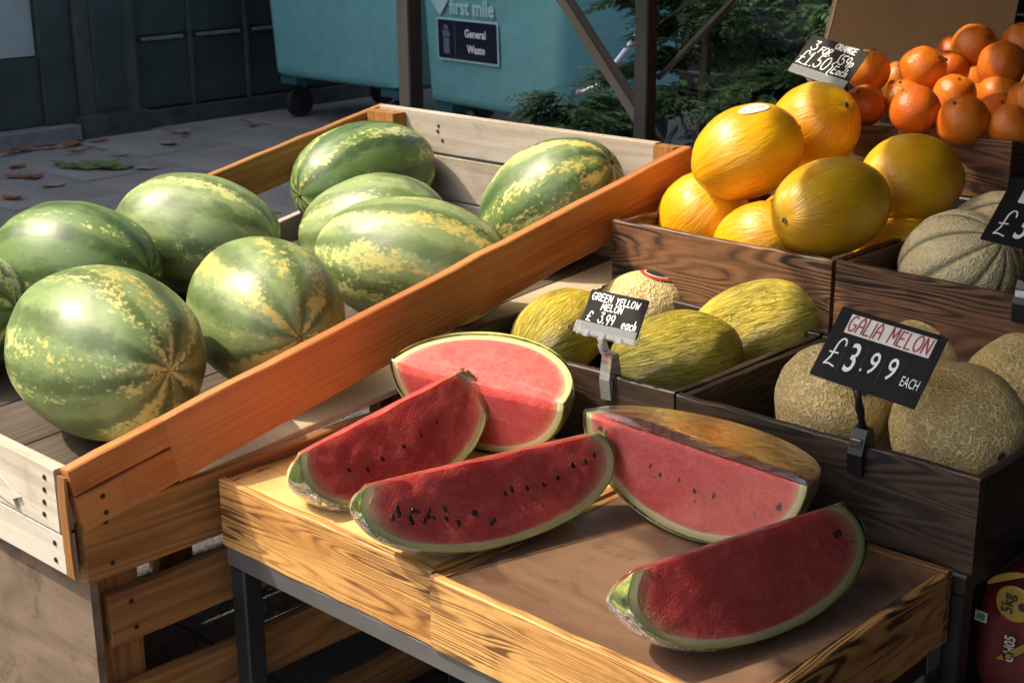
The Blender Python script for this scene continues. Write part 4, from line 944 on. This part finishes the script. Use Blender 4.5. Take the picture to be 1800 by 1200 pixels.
# ================================================================== CUT WATERMELON
SEED = mesh_of(*fruit_mesh(.0032, .0052, 5, nu=8, nv=10, bumps=0, egg=.25), MAT['seed'], 'seed', True)
PSEED = mesh_of(*fruit_mesh(.0018, .0035, 6, nu=6, nv=8, bumps=0, egg=.25), MAT['paleseed'], 'pale_seed', True)
def wedge(label, E0, E1, R, d1, d2, seeds, seed, crumple=0, notch=None, th=.0115, group='pieces of cut watermelon', rise=.28, film='film'):
    """sector of a melon: straight ridge E0-E1, cut faces along d1 (facing the viewer) and d2, rind between"""
    E0, E1 = Vector(E0), Vector(E1); a = (E1 - E0).normalized(); M = (E0 + E1) / 2
    hr = rise * R; L = (E1 - E0).length / 2 / sqrt(1 - rise * rise)
    d1 = Vector(d1); d1 = (d1 - a * d1.dot(a)).normalized(); d2 = Vector(d2); d2 = (d2 - a * d2.dot(a)).normalized()
    ang = math.acos(max(-1, min(1, d1.dot(d2)))); pv = (d2 - d1 * d1.dot(d2)).normalized()
    def dirv(t): return d1 * cos(t) + pv * sin(t)
    n1 = -pv; n2 = dirv(ang + pi / 2); nb = -dirv(ang / 2)
    foot = M.copy(); foot.z = min((M + dirv(ang * k / 8) * (R + hr)).z for k in range(9))
    root = thing('watermelon_piece', label, 'cut watermelon', foot, group)
    o = Vector((seed * 3.1, seed * 1.7, seed))
    def wob(p, s=9, amp=.0035): return amp * mnoise.noise(p * s + o)
    NU, NTt, NA = 64, 16, 22
    def ell(u, t, th_, e):                  # u 0..pi along the ridge, t from ridge (0) to rim (1), th_ sector angle, e depth below the skin
        Lx, Rx = L - e, R - e; s = Rx * sin(u); w0 = hr - min(hr, s); w1 = hr + s
        return M + a * (-Lx * cos(u)) + dirv(th_) * (w0 + (w1 - w0) * t)
    def depth(u, t, e):
        Lx, Rx = L - e, R - e; s = Rx * sin(u); v = -min(hr, s) + (s + min(hr, s)) * t
        return (1 - sqrt((Lx * cos(u) / L) ** 2 + (v / R) ** 2)) * R * .92
    vs, fs, dist = [], [], []; rows = []
    path = [(1 - k / NTt, 0.0, 1) for k in range(NTt)] + [(0.0, ang * k / 4, 0) for k in range(5)] + [((k + 1) / NTt, ang, 2) for k in range(NTt)]
    for i in range(NU + 1):
        u = pi * i / NU; row = []
        for (t, tt, side) in path:
            p = ell(u, t, tt, th); nn = n1 if side == 1 else (n2 if side == 2 else nb)
            amp = sin(u) ** .5 * (1 - t ** 4)
            q = p + nn * (wob(p, 14, .0028) + wob(p, 45, .0012)) * amp
            if t < .1: q += dirv(ang / 2) * (.0012 + .0022 * mnoise.noise(Vector((i * .22, seed, 2.0)))) * sin(u) * (1 - t / .1)
            if notch: q += dirv(ang / 2) * (notch[2] * exp(-((u - notch[0]) / notch[1]) ** 2) * exp(-(t / .2) ** 2))
            row.append(len(vs)); vs.append(q - M); dist.append(depth(u, t, th))
        for k in range(1, 10):
            row.append(len(vs)); vs.append(ell(u, 1.0, ang * (1 - k / 10), th) - M); dist.append(0.0)
        rows.append(row)
    m = len(rows[0])
    for i in range(NU):
        for k in range(m): fs.append((rows[i][k], rows[i][(k + 1) % m], rows[i + 1][(k + 1) % m], rows[i + 1][k]))
    WM = Matrix.Translation(M)
    fl = mk('flesh', vs, fs, MAT['flesh'], root, WM, attr={'rind_distance': dist}, angle=50)
    vs, fs, dist = [], [], []
    for tr in ((1, 0) if rise else (1,)):                       # skin round the rim, then the short returns above the ridge ends
        rows = []
        for i in range(NU + 1):
            u = pi * i / NU; row = []
            for k in range(NA + 1):
                tt = ang * k / NA; p = ell(u, tr, tt, 0); row.append((p + dirv(tt) * wob(p, 10, .003) * sin(u) * tr, 0.0))
            for j in range(1, 5): row.append((ell(u, tr, ang, th * j / 5) - n2 * .0003 * j, th * j / 5))
            for k in range(5): row.append((ell(u, tr, ang * (1 - k / 4), th + .0006), th))
            for j in range(1, 5): row.append((ell(u, tr, 0, th * (5 - j) / 5), th * (5 - j) / 5))
            rows.append([len(vs) + q for q in range(len(row))])
            for p, d in row: vs.append(p - M); dist.append(d)
        m = len(rows[0])
        for i in range(NU):
            uu = pi * (i + .5) / NU
            if tr == 0 and (R - th) * sin(pi * max(i, 1) / NU) > hr and (R - th) * sin(pi * min(i + 1, NU - 1) / NU) > hr: continue
            for k in range(m):
                q = (rows[i][k], rows[i + 1][k], rows[i + 1][(k + 1) % m], rows[i][(k + 1) % m]); fs.append(q if tr else q[::-1])
    mk('rind', vs, fs, MAT['rind'], root, WM, attr={'rind_distance': dist}, angle=50)
    rs = random.Random(seed)
    for (fc, uf, t, big) in seeds:          # seeds on the cut faces: (face, u fraction, t, big)
        u = pi * uf; p = ell(u, t, 0 if fc == 1 else ang, th); nn = n1 if fc == 1 else n2
        p = p + nn * (wob(p, 14, .0028) + wob(p, 45, .0012)) * sin(u) ** .5 * (1 - t ** 4)
        dz = (d1 if fc == 1 else d2) + a * rs.uniform(-.6, .6); w_ = zframe(p + nn * (-.0010 if big else -.0010), (dz + nn * rs.uniform(-.1, .15)).normalized())
        inst('seed', SEED if big else PSEED, fl, w_ @ Matrix.Diagonal((rs.uniform(.8, 1.25), rs.uniform(.6, .9), rs.uniform(.8, 1.2), 1)))
    # cling film: close over everything, crumpled round one end
    vs, fs = [], []; rows = []
    for i in range(NU + 1):
        u = pi * i / NU; row = []; wr = exp(-(u / .8) ** 2) * crumple; lift = .35 + .65 * sin(u) ** .4
        for k in range(9):
            p = ell(u, 1 - k / 8, 0, -.001); row.append(p + (n1 * .0058 + nb * .002) * lift + n1 * .0004 * mnoise.noise(p * 25 + o))
        for k in range(4): p = ell(u, 0, ang * (k + .5) / 4, -.001); row.append(p + nb * .0052 * lift)
        for k in range(1, 9):
            p = ell(u, k / 8, ang, -.001); row.append(p + (n2 * .0058 + nb * .002 * (1 - k / 8)) * lift + n2 * .0004 * mnoise.noise(p * 25 + o))
        for k in range(1, 36):
            tt = ang * (1 - k / 36); p = ell(u, 1, tt, 0); nn = (dirv(tt) * (sin(u) / R) + a * (-cos(u) / L)).normalized()
            cr_ = abs(mnoise.noise(Vector((tt * 9, u * 3.2, seed)))) ; c2_ = abs(mnoise.noise(Vector((tt * 24 + u * 5, u * 7, seed + 4))))
            q = .0018 + .0010 * abs(mnoise.noise(p * 60 + o)) + wr * (.003 + .024 * cr_ + .016 * c2_)
            if dirv(tt).z < -.80: q = min(q, .0022)
            row.append(p + nn * q)
        rows.append([len(vs) + q for q in range(len(row))]); vs += [p - M for p in row]
    m = len(rows[0])
    for i in range(NU):
        for k in range(m): fs.append((rows[i][k], rows[i + 1][k], rows[i + 1][(k + 1) % m], rows[i][(k + 1) % m]))
    fm = mk('cling_film', vs, fs, MAT[film], root, WM, angle=38)
    fm.data.materials.append(MAT['film_crumple'])
    if crumple:
        for i in range(NU):
            if pi * i / NU < .30 + .75 * crumple:
                for k in range(20, m): fm.data.polygons[i * m + k].material_index = 1
        # folds of slack film lying over the wrapped end
        fv, ff = [], []
        for q in range(int(46 * crumple)):
            ua, ub = rs.uniform(.02, .55), rs.uniform(.35, 1.15); ta, tb = rs.uniform(.0, .75), rs.uniform(-.02, .8); wd_ = rs.uniform(.0012, .0040); hh = rs.uniform(.002, .0085); nseg = 7
            for k in range(nseg + 1):
                f = k / nseg; u_ = ua + (ub - ua) * f; t_ = ang * min(1, max(0, ta + (tb - ta) * f + .06 * sin(7 * f + q)))
                p = ell(u_, 1, t_, 0); nn = (dirv(t_) * (sin(u_) / R) + a * (-cos(u_) / L)).normalized()
                tg = (ell(u_ + .02, 1, min(ang, t_ + .02 * (tb - ta)), 0) - p).normalized(); sd = nn.cross(tg).normalized()
                lift_ = .0035 + hh * sin(pi * f) * (.6 + .4 * rs.random())
                if dirv(t_).z < -.86: lift_ = .0022
                fv += [p + nn * .0022 - sd * wd_ - M, p + nn * lift_ - M, p + nn * .0022 + sd * wd_ * rs.uniform(.6, 1.4) - M]
            o_ = len(fv) - 3 * (nseg + 1)
            for k in range(nseg):
                for e_ in (0, 1): ff.append((o_ + k * 3 + e_, o_ + k * 3 + e_ + 1, o_ + k * 3 + e_ + 4, o_ + k * 3 + e_ + 3))
        mk('film_folds', fv, ff, MAT['film_fold'], root, WM, smooth=False)
    return root
def tilt(az_perp, lean):   # direction leaning 'lean' degrees from straight down towards az_perp
    return Vector((0, 0, -1)) * cos(radians(lean)) + Vector(az_perp).normalized() * sin(radians(lean))
rs_ = random.Random(8)
def seedrow(n, u0, u1, t0, t1, j=.04, big=True, fc=1):
    return [(fc, u0 + (u1 - u0) * (k + .5) / n + rs_.uniform(-.02, .02), min(.9, t0 + (t1 - t0) * (k + .5) / n + rs_.uniform(-j, j)), big) for k in range(n)]
PX = (.966, -.26, 0)
wedge('quarter of watermelon with lit pink top face, beside the sloping orange rail', (-1.700, 1.497, .735), (-1.362, 1.532, .735), .114, tilt((0, -1, 0), -3), Vector((0, .93, .36)),
      seedrow(6, .2, .8, .55, .6, .12, False, 2) + seedrow(4, .2, .5, .5, .55, .1, False), 1, rise=0)
wedge('watermelon slice with rough fleshy end, leaning behind the seedy slice', (-1.545, 1.185, .708), (-1.545, 1.505, .752), .094, tilt((.99, .1, 0), 33), tilt((-1, 0, 0), 26),
      seedrow(6, .25, .68, .55, .42, .05) + seedrow(9, .3, .85, .6, .6, .12, False), 2, crumple=.8, rise=.40)
wedge('watermelon slice dotted with many black seeds, its film end over the box edge', (-1.343, 1.130, .733), (-1.246, 1.478, .733), .086, tilt(PX, 27), tilt((-.966, .26, 0), 30),
      seedrow(14, .16, .50, .55, .72, .09) + seedrow(5, .2, .38, .50, .52, .05) + seedrow(9, .5, .86, .50, .42, .06) + seedrow(8, .55, .9, .4, .36, .04, False), 3, crumple=.7, rise=.36, notch=(.9, .07, .008))
wedge('largest cut watermelon piece with glossy film on top, against the dark boxes', (-1.296, 1.505, .745), (-.918, 1.492, .742), .126, tilt((0, -1, 0), 4), Vector((0, .995, -.085)),
      seedrow(5, .36, .6, .45, .5, .05) + seedrow(3, .13, .2, .35, .4, .1) + seedrow(4, .8, .85, .62, .66, .04) + seedrow(8, .3, .8, .6, .6, .1, False), 4, rise=0, film='film_bright')
wedge('watermelon slice with few seeds and bunched film, on the brown board', (-.942, 1.178, .730), (-.865, 1.487, .734), .083, tilt(PX, 30), tilt((-.966, .26, 0), 30),
      seedrow(2, .78, .84, .35, .36, .04) + seedrow(16, .5, .92, .72, .62, .05, False), 5, crumple=1.0, rise=.45)

# ================================================================== PRICE SIGNS
def sign_frame(bl, br, tl):
    bl, br, tl = Vector(bl), Vector(br), Vector(tl); x = (br - bl).normalized(); y = (tl - bl); y = (y - x * y.dot(x)); h = y.length; y.normalize(); z = x.cross(y)
    m = Matrix((x, y, z)).transposed().to_4x4(); m.translation = bl; return m, (br - bl).length, h
def board(root, m, w, h, mat=MAT['board'], t=.002, r=.002):
    return plate('board', w, h, r, mat, root, m @ Matrix.Translation((w / 2, h / 2, -t)), t)
def black_clip(root, foot, top, bx):
    """spring clip gripping a box edge plus a ball-jointed stem"""
    foot, top = Vector(foot), Vector(top); ln = .058
    M_ = frame(foot, (1, 0, 0), (0, 0, 1)); wv = []
    prof = [(-.016, -.034), (-.019, -.004), (-.012, .018), (-.007, .030), (.007, .030), (.012, .018), (.014, -.002), (.013, -.030), (.0095, -.030), (.0085, -.001), (-.0085, -.001), (-.011, -.034)]
    n = len(prof); vs = [(sx * .011, y, z) for sx in (-1, 1) for y, z in prof]
    fs = [tuple(range(n))[::-1], tuple(range(n, 2 * n))] + [(k, (k + 1) % n, n + (k + 1) % n, n + k) for k in range(n)]
    c = mk('clip', vs, fs, MAT['blackplastic'], root, M_, smooth=False)
    bar('clip_spring', foot + Vector((-.0075, -.0165, .012)), foot + Vector((.0075, -.0165, .012)), .004, .012, MAT['chrome'], c, seg=2, jit=0, ch=.001)
    p0 = foot + Vector((0, 0, .028)); mid = p0.lerp(top, .5)
    tube('stem', [p0, p0.lerp(top, .25), mid, p0.lerp(top, .75), top], [.0065, .0045, .0062, .0045, .0055], MAT['blackplastic'], root, 12, Matrix())
# galia
m, w, h = sign_frame((-1.016, 1.640, .832), (-.858, 1.638, .820), (-1.013, 1.705, .914))
root = thing('price_sign', 'black price sign reading galia melon 3.99 each, clipped to the dark box', 'price sign', (-.945, 1.667, .741), 'black clip-on price signs')
board(root, m, w, h)
st_ = plate('name_strip', w * .80, h * .265, .001, MAT['strip'], root, m @ Matrix.Translation((w * .52, h * .80, .0001)), .0006)
letters('lettering', [('GALIA', .0215, h * .70, h * .21, .56, .06), ('MELON', .0825, h * .70, h * .21, .60, .06)], .0024, MAT['redink'], st_, m, .0012)
printed('lettering', '3', w * .245, h * .18, h * .40, MAT['printed'], root, m, .62, bold=.0004)
printed('lettering', '.', w * .40, h * .24, h * .25, MAT['printed'], root, m, .62)
printed('lettering', '9', w * .455, h * .245, h * .30, MAT['printed'], root, m, .68, bold=.0002)
printed('lettering', '9', w * .625, h * .245, h * .30, MAT['printed'], root, m, .68, bold=.0002)
printed('lettering', 'EACH', w * .785, h * .225, h * .135, MAT['printed'], root, m, .52)
letters('lettering', [('£', w * .07, h * .20, h * .38, .58, .10)], .0024, MAT['printed'], root, m)
for q in (.21, .405, .585, .755): plate('digit_divider', .0006, h * .44, .0002, MAT['sticker_dark'], root, m @ Matrix.Translation((w * q, h * .36, .0001)), .0004)
black_clip(root, (-.945, 1.667, .735), m @ Vector((w * .45, h * .02, -.004)), 0)
# cantaloupe
m, w, h = sign_frame((-.973, 2.020, .957), (-.815, 2.018, .947), (-.970, 2.101, 1.038))
root = thing('price_sign', 'black price sign with a white strip over the cantaloupes, cut off by the frame', 'price sign', (-.935, 2.093, .862), 'black clip-on price signs')
board(root, m, w, h)
st_ = plate('name_strip', w * .80, h * .28, .001, MAT['strip'], root, m @ Matrix.Translation((w * .56, h * .78, .0001)), .0006)
letters('lettering', [('CAN', w * .19, h * .70, h * .20, .7, .06)], .0014, MAT['greyink'], st_, m, .0012)
printed('lettering', '3', w * .265, h * .12, h * .42, MAT['printed'], root, m, .62, bold=.0004)
letters('lettering', [('£', w * .085, h * .12, h * .38, .58, .10)], .0024, MAT['printed'], root, m)
black_clip(root, (-.928, 2.093, .857), m @ Vector((w * .45, h * .02, -.004)), 0)
# green yellow melon, card in a clear clip
m, w, h = sign_frame((-1.427, 1.640, .815), (-1.315, 1.640, .817), (-1.425, 1.668, .863))
root = thing('price_card', 'small black card reading green yellow melon 3.99 in a clear plastic clip', 'price sign', (-1.385, 1.668, .741))
board(root, m, w, h * 1.12)
letters('lettering', [('GREEN', .006, h * .84, h * .19, .85, .1), ('YELLOW', .054, h * .82, h * .19, .80, .1), ('MELON', .030, h * .60, h * .19, .85, .1), ('£', .008, h * .24, h * .28, .8, .15), ('3.99', .032, h * .24, h * .28, .68, .12), ('each', .078, h * .22, h * .26, .72, .1)], .0021, MAT['chalk'], root, m)
plate('card_holder', w * 1.06, h * .34, .002, MAT['clear'], root, m @ Matrix.Translation((w * .48, h * .01, .0026)), .0022)
plate('card_holder_back', w * 1.06, h * .40, .002, MAT['clear'], root, m @ Matrix.Translation((w * .48, h * .02, -.006)), .0022)
for q in (.2, .48, .78): plate('holder_catch', .009, .010, .001, MAT['clear'], root, m @ Matrix.Translation((w * q, -h * .14, .005)), .003)
ft = Vector((-1.386, 1.669, .739)); tp = m @ Vector((w * .42, -h * .16, .0))
tube('stem', [ft + Vector((0, 0, .034)), ft.lerp(tp, .62), ft.lerp(tp, .64), ft.lerp(tp, .84), ft.lerp(tp, .86), tp], [.0055, .0055, .0075, .0075, .0045, .006], MAT['clear'], root, 12, Matrix())
prof = [(-.015, -.036), (-.017, -.004), (-.008, .034), (.008, .034), (.013, -.002), (.012, -.026), (.0088, -.026), (.0082, .002), (-.0084, .002), (-.0105, -.036)]
n = len(prof); vs = [(sx * .010, y, z) for sx in (-1, 1) for y, z in prof]
mk('clip', vs, [tuple(range(n))[::-1], tuple(range(n, 2 * n))] + [(k, (k + 1) % n, n + (k + 1) % n, n + k) for k in range(n)], MAT['clear'], root, frame(ft, (1, 0, .06), (0, 0, 1)), smooth=False)
# oranges
m, w, h = sign_frame((-1.645, 2.520, 1.108), (-1.515, 2.518, 1.082), (-1.640, 2.580, 1.172))
root = thing('price_card', 'tilted black card with white handwriting for the oranges in a clear clip', 'price sign', (-1.60, 2.605, 1.0))
board(root, m, w, h)
letters('lettering', [('ORANGE', w * .47, h * .82, h * .15, .65, .08), ('3', w * .12, h * .62, h * .24, .8, .12), ('FOR', w * .26, h * .60, h * .17, .70, .2), ('£1.50', w * .03, h * .22, h * .35, .60, .14),
                      ('{', w * .57, h * .12, h * .62, .5, .10), ('59p', w * .67, h * .48, h * .25, .62, .12), ('Each', w * .65, h * .22, h * .20, .70, .15)], .0026, MAT['chalk'], root, m)
plate('card_holder', w * .98, h * .22, .002, MAT['clear'], root, m @ Matrix.Translation((w * .52, h * .02, .0026)), .0022)
fo = Vector((-1.600, 2.605, 1.004)); tp = m @ Vector((w * .35, -.002, -.002))
tube('stem', [fo, fo.lerp(tp, .5), tp], [.006, .005, .005], MAT['clear'], root, 10, Matrix())
block('clip', (fo.x - .012, fo.y - .0125, fo.z - .035), (fo.x + .012, fo.y - .0075, fo.z + .012), MAT['clear'], root, along='z')

# ================================================================== BEHIND THE BOXES
fr = thing('trellis_frame', 'upright posts with diagonal braces standing behind the watermelon crate', 'frame', (-2.3, 2.45, 0))
bar('post', (-2.660, 2.435, 0), (-2.660, 2.435, 2.2), .042, .046, MAT['post'], fr, up=(0, 1, 0), seg=10, jit=.0006, ch=.003)
bar('post', (-1.995, 2.505, 0), (-1.995, 2.505, 2.2), .036, .036, MAT['steel'], fr, up=(0, 1, 0), seg=6, jit=0, ch=.003)
bar('brace', (-1.985, 2.540, .915), (-2.57, 2.520, 1.58), .022, .034, MAT['post'], fr, up=(0, 1, 0), seg=6, jit=.0004)
bar('brace', (-1.98, 2.532, 1.06), (-1.70, 2.532, 1.32), .010, .012, MAT['steel'], fr, up=(0, 1, 0), seg=4, jit=0)
bar('top_beam', (-2.69, 2.47, 2.22), (-1.68, 2.53, 2.22), .04, .04, MAT['steel'], fr, seg=4, jit=0)
# cardboard sheet leaning on the shop wall
vs, fs = [], []; NX, NZ = 16, 8
rngc = random.Random(2)
for s in (0, 1):
    for j in range(NZ + 1):
        for i in range(NX + 1):
            u, v = i / NX, j / NZ; e = (rngc.uniform(-.004, .004) if i == 0 else 0)
            vs.append((-1.965 + u * .47 + v * .04 * (1 - u) + e, 3.13 + .10 * v + .02 * sin(u * 2.4) + s * .006, 1.0 + v * .45))
S_ = (NX + 1) * (NZ + 1)
for j in range(NZ):
    for i in range(NX):
        q = j * (NX + 1) + i; fs.append((q, q + 1, q + NX + 2, q + NX + 1)); fs.append((S_ + q, S_ + q + NX + 1, S_ + q + NX + 2, S_ + q + 1))
for j in range(NZ):
    q = j * (NX + 1); fs.append((q, q + NX + 1, S_ + q + NX + 1, S_ + q)); q += NX; fs.append((q, S_ + q, S_ + q + NX + 1, q + NX + 1))
for i in range(NX):
    q = NZ * (NX + 1) + i; fs.append((q, q + 1, S_ + q + 1, S_ + q)); fs.append((i, S_ + i, S_ + i + 1, i + 1))
cbx = thing('cardboard_sheet', 'brown cardboard sheet with a torn pale edge standing behind the oranges', 'cardboard', (-1.72, 3.15, 1.0))
mk('sheet', vs, fs, MAT['cardboard'], cbx, smooth=False)
ev = []; ef = []
for k in range(25):
    t = k / 24; x = -1.965 + t * .04; z = 1.0 + t * .45; y = 3.132 + .10 * t; wq = .004 + .004 * rngc.random()
    ev += [(x - wq, y - .001, z), (x + .004 + wq * .5, y - .003, z), (x + .003, y + .008, z), (x - wq, y + .007, z)]
for k in range(24):
    for q in range(4): ef.append((k * 4 + q, k * 4 + (q + 1) % 4, k * 4 + 4 + (q + 1) % 4, k * 4 + 4 + q))
ef += [(3, 2, 1, 0), (96, 97, 98, 99)]
mk('torn_edge', ev, ef, MAT['cardedge'], cbx, smooth=False)

# red sacks on the shelf below the galia melons
def sack(label, c, sx, sy, sz, seed, rz_=0.0, disc=True):
    root = thing('produce_sack', label, 'sack', (c[0], c[1], c[2] - sz), 'red sacks on the lower shelf')
    Wd = Matrix.Translation(c) @ Matrix.Rotation(rz_, 4, 'Z'); o = Vector((seed * 2.7, seed, 1)); vs, fs = [], []; nu, nv = 26, 40
    def pt(th, ph):
        e = .55; c_ = lambda v, q: (abs(v) ** q) * (1 if v >= 0 else -1)
        p = Vector((sx * c_(sin(th), .5) * c_(cos(ph), e), sy * c_(sin(th), .5) * c_(sin(ph), e), sz * c_(cos(th), .6)))
        return p * (1 + .045 * mnoise.noise(p * 14 + o) + .018 * mnoise.noise(p * 40 + o))
    for i in range(nu + 1):
        for k in range(nv): vs.append(pt(pi * i / nu, 2 * pi * k / nv))
    for i in range(nu):
        for k in range(nv): fs.append((i * nv + k, (i + 1) * nv + k, (i + 1) * nv + (k + 1) % nv, i * nv + (k + 1) % nv))
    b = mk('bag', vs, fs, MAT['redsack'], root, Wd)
    return root, Wd
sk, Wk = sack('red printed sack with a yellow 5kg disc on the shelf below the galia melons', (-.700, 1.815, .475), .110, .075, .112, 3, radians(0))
Fk = Wk @ Matrix.Translation((0, -.0795, 0)) @ Matrix.Rotation(radians(90), 4, 'X')
def disc_plate(name, r, x, y, mat, parent, F_, t=.0012, z=0):
    v, f = disc_mesh(r, t, 28); return mk(name, v, f, mat, parent, F_ @ Matrix.Translation((x, y, z)), smooth=False)
dc = disc_plate('weight_disc', .026, -.042, .073, MAT['yellowprint'], sk, Fk, z=.002)
Rk = Fk @ Matrix.Translation((-.042, .073, .004)) @ Matrix.Rotation(radians(90), 4, 'Z')
printed('lettering', '5kg', 0, .001, .016, MAT['blackprint'], dc, Rk, .9, 'CENTER', .0005, .0006)
disc_plate('disc_ring', .006, -.042 + .012, .073, MAT['blackprint'], dc, Fk, z=.0038)
printed('lettering', 'CH05', 0, 0, .014, MAT['greyink'], sk, Fk @ Matrix.Translation((-.036, -.012, .003)) @ Matrix.Rotation(radians(90), 4, 'Z'), .8, 'LEFT', .0005, .0005)
em = plate('square_emblem', .017, .015, .001, MAT['greyink'], sk, Fk @ Matrix.Translation((-.086, .040, .002)), .001)
plate('square_emblem_leaf', .012, .010, .002, MAT['greenprint'], em, Fk @ Matrix.Translation((-.086, .040, .0032)), .0008)
for (x, y, r0) in ((-.055, .104, .5), (-.038, .008, -2.4)):
    lv = [(.030 * cos(t), .010 * sin(t), .002) for t in [k * pi / 8 for k in range(9)]]
    mk('yellow_leaf_print', lv + [(x_, y_, .0035) for x_, y_, z_ in lv], [tuple(range(9))[::-1], tuple(range(9, 18))] + [(k, (k + 1) % 9, 9 + (k + 1) % 9, 9 + k) for k in range(9)], MAT['yellowprint'], sk, Fk @ Matrix.Translation((x, y, 0)) @ Matrix.Rotation(r0, 4, 'Z'), smooth=False)
rng = random.Random(6)
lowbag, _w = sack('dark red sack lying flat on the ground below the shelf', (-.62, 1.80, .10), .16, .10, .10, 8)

# ================================================================== FALLEN LEAVES ON THE PAVEMENT
def leaf_geo(rng, ln, wd, curl):
    vs, fs = [], []; n = 9; pw = rng.uniform(.8, 1.4)
    for i in range(n + 1):
        t = i / n; w = wd * sin(pi * min(1, t ** pw)) ** .8 * (1 + .18 * rng.uniform(-1, 1)); x = (t - .5) * ln
        z0 = curl * (t - .4) ** 2 * ln; j = rng.uniform(-.12, .12) * wd
        vs += [(x, -w + j, z0 + curl * w * rng.uniform(.3, .9)), (x, -w * .5 + j, z0 + .002), (x, j, z0 - .001), (x, w * .5 + j, z0 + .002), (x, w + j, z0 + curl * w * rng.uniform(.3, .9))]
    for i in range(n):
        for k in range(4): q = i * 5 + k; fs.append((q, q + 5, q + 6, q + 1))
    zm = min(v[2] for v in vs); return [(x, y, z - zm) for x, y, z in vs], fs
def leaf(label, x, y, ln, mat, seed, rot=None, z=.0155, curl=None):
    rg = random.Random(seed); vs, fs = leaf_geo(rg, ln, ln * rg.uniform(.22, .34), rg.uniform(.15, .55) if curl is None else curl)
    o = mk('fallen_leaf', vs, fs, mat, None, Matrix.Translation((x, y, z)) @ Matrix.Rotation(rg.uniform(0, 6.28) if rot is None else rot, 4, 'Z'))
    tag(o, label, 'leaf', 'fallen leaves on the pavement')
leaf('rust orange dead leaf lying beyond the green leaves on the pavement', -7.543, 4.342, .17, MAT['brownleaf'], 1, .9)
for k in range(9): leaf('brown dead leaf in the drift along the stone sill', -7.84 + RNG.uniform(-.06, .08), 4.05 + k * .07, RNG.uniform(.08, .14), MAT['brownleaf'], 20 + k)
for k, (x, y) in enumerate(((-7.24, 4.06), (-7.13, 4.08), (-7.06, 4.14), (-7.00, 4.20), (-7.02, 4.10), (-7.12, 4.20), (-6.93, 4.20))): leaf('green leaf in the torn cluster on the pavement', x, y, RNG.uniform(.14, .22), MAT['greenleaf'], 40 + k)
for k, (x, y) in enumerate(((-7.367, 3.86), (-7.10, 3.72), (-7.04, 3.76), (-7.08, 3.80), (-6.62, 3.43))): leaf('brown dead leaf on the open pavement', x, y, RNG.uniform(.09, .16), MAT['brownleaf'], 60 + k)
for k, (x, y, l) in enumerate(((-6.76, 3.73, .15), (-7.68, 5.12, .18), (-7.38, 4.83, .18), (-6.80, 4.30, .13), (-7.27, 4.43, .10), (-7.6, 5.6, .12))): leaf('pale dry leaf on the open pavement', x, y, l, MAT['paleleaf'], 80 + k, curl=.3)
for k in range(16): leaf('tiny dry leaf scrap scattered on the pavement', -7.9 + RNG.random() * 2.6, 3.2 + RNG.random() * 2.4, RNG.uniform(.03, .06), MAT['paleleaf' if k % 2 else 'brownleaf'], 120 + k, curl=.4)
leaf('tan dead leaf seen between the watermelons through the crate side', -5.157, 3.984, .14, MAT['brownleaf'], 99)
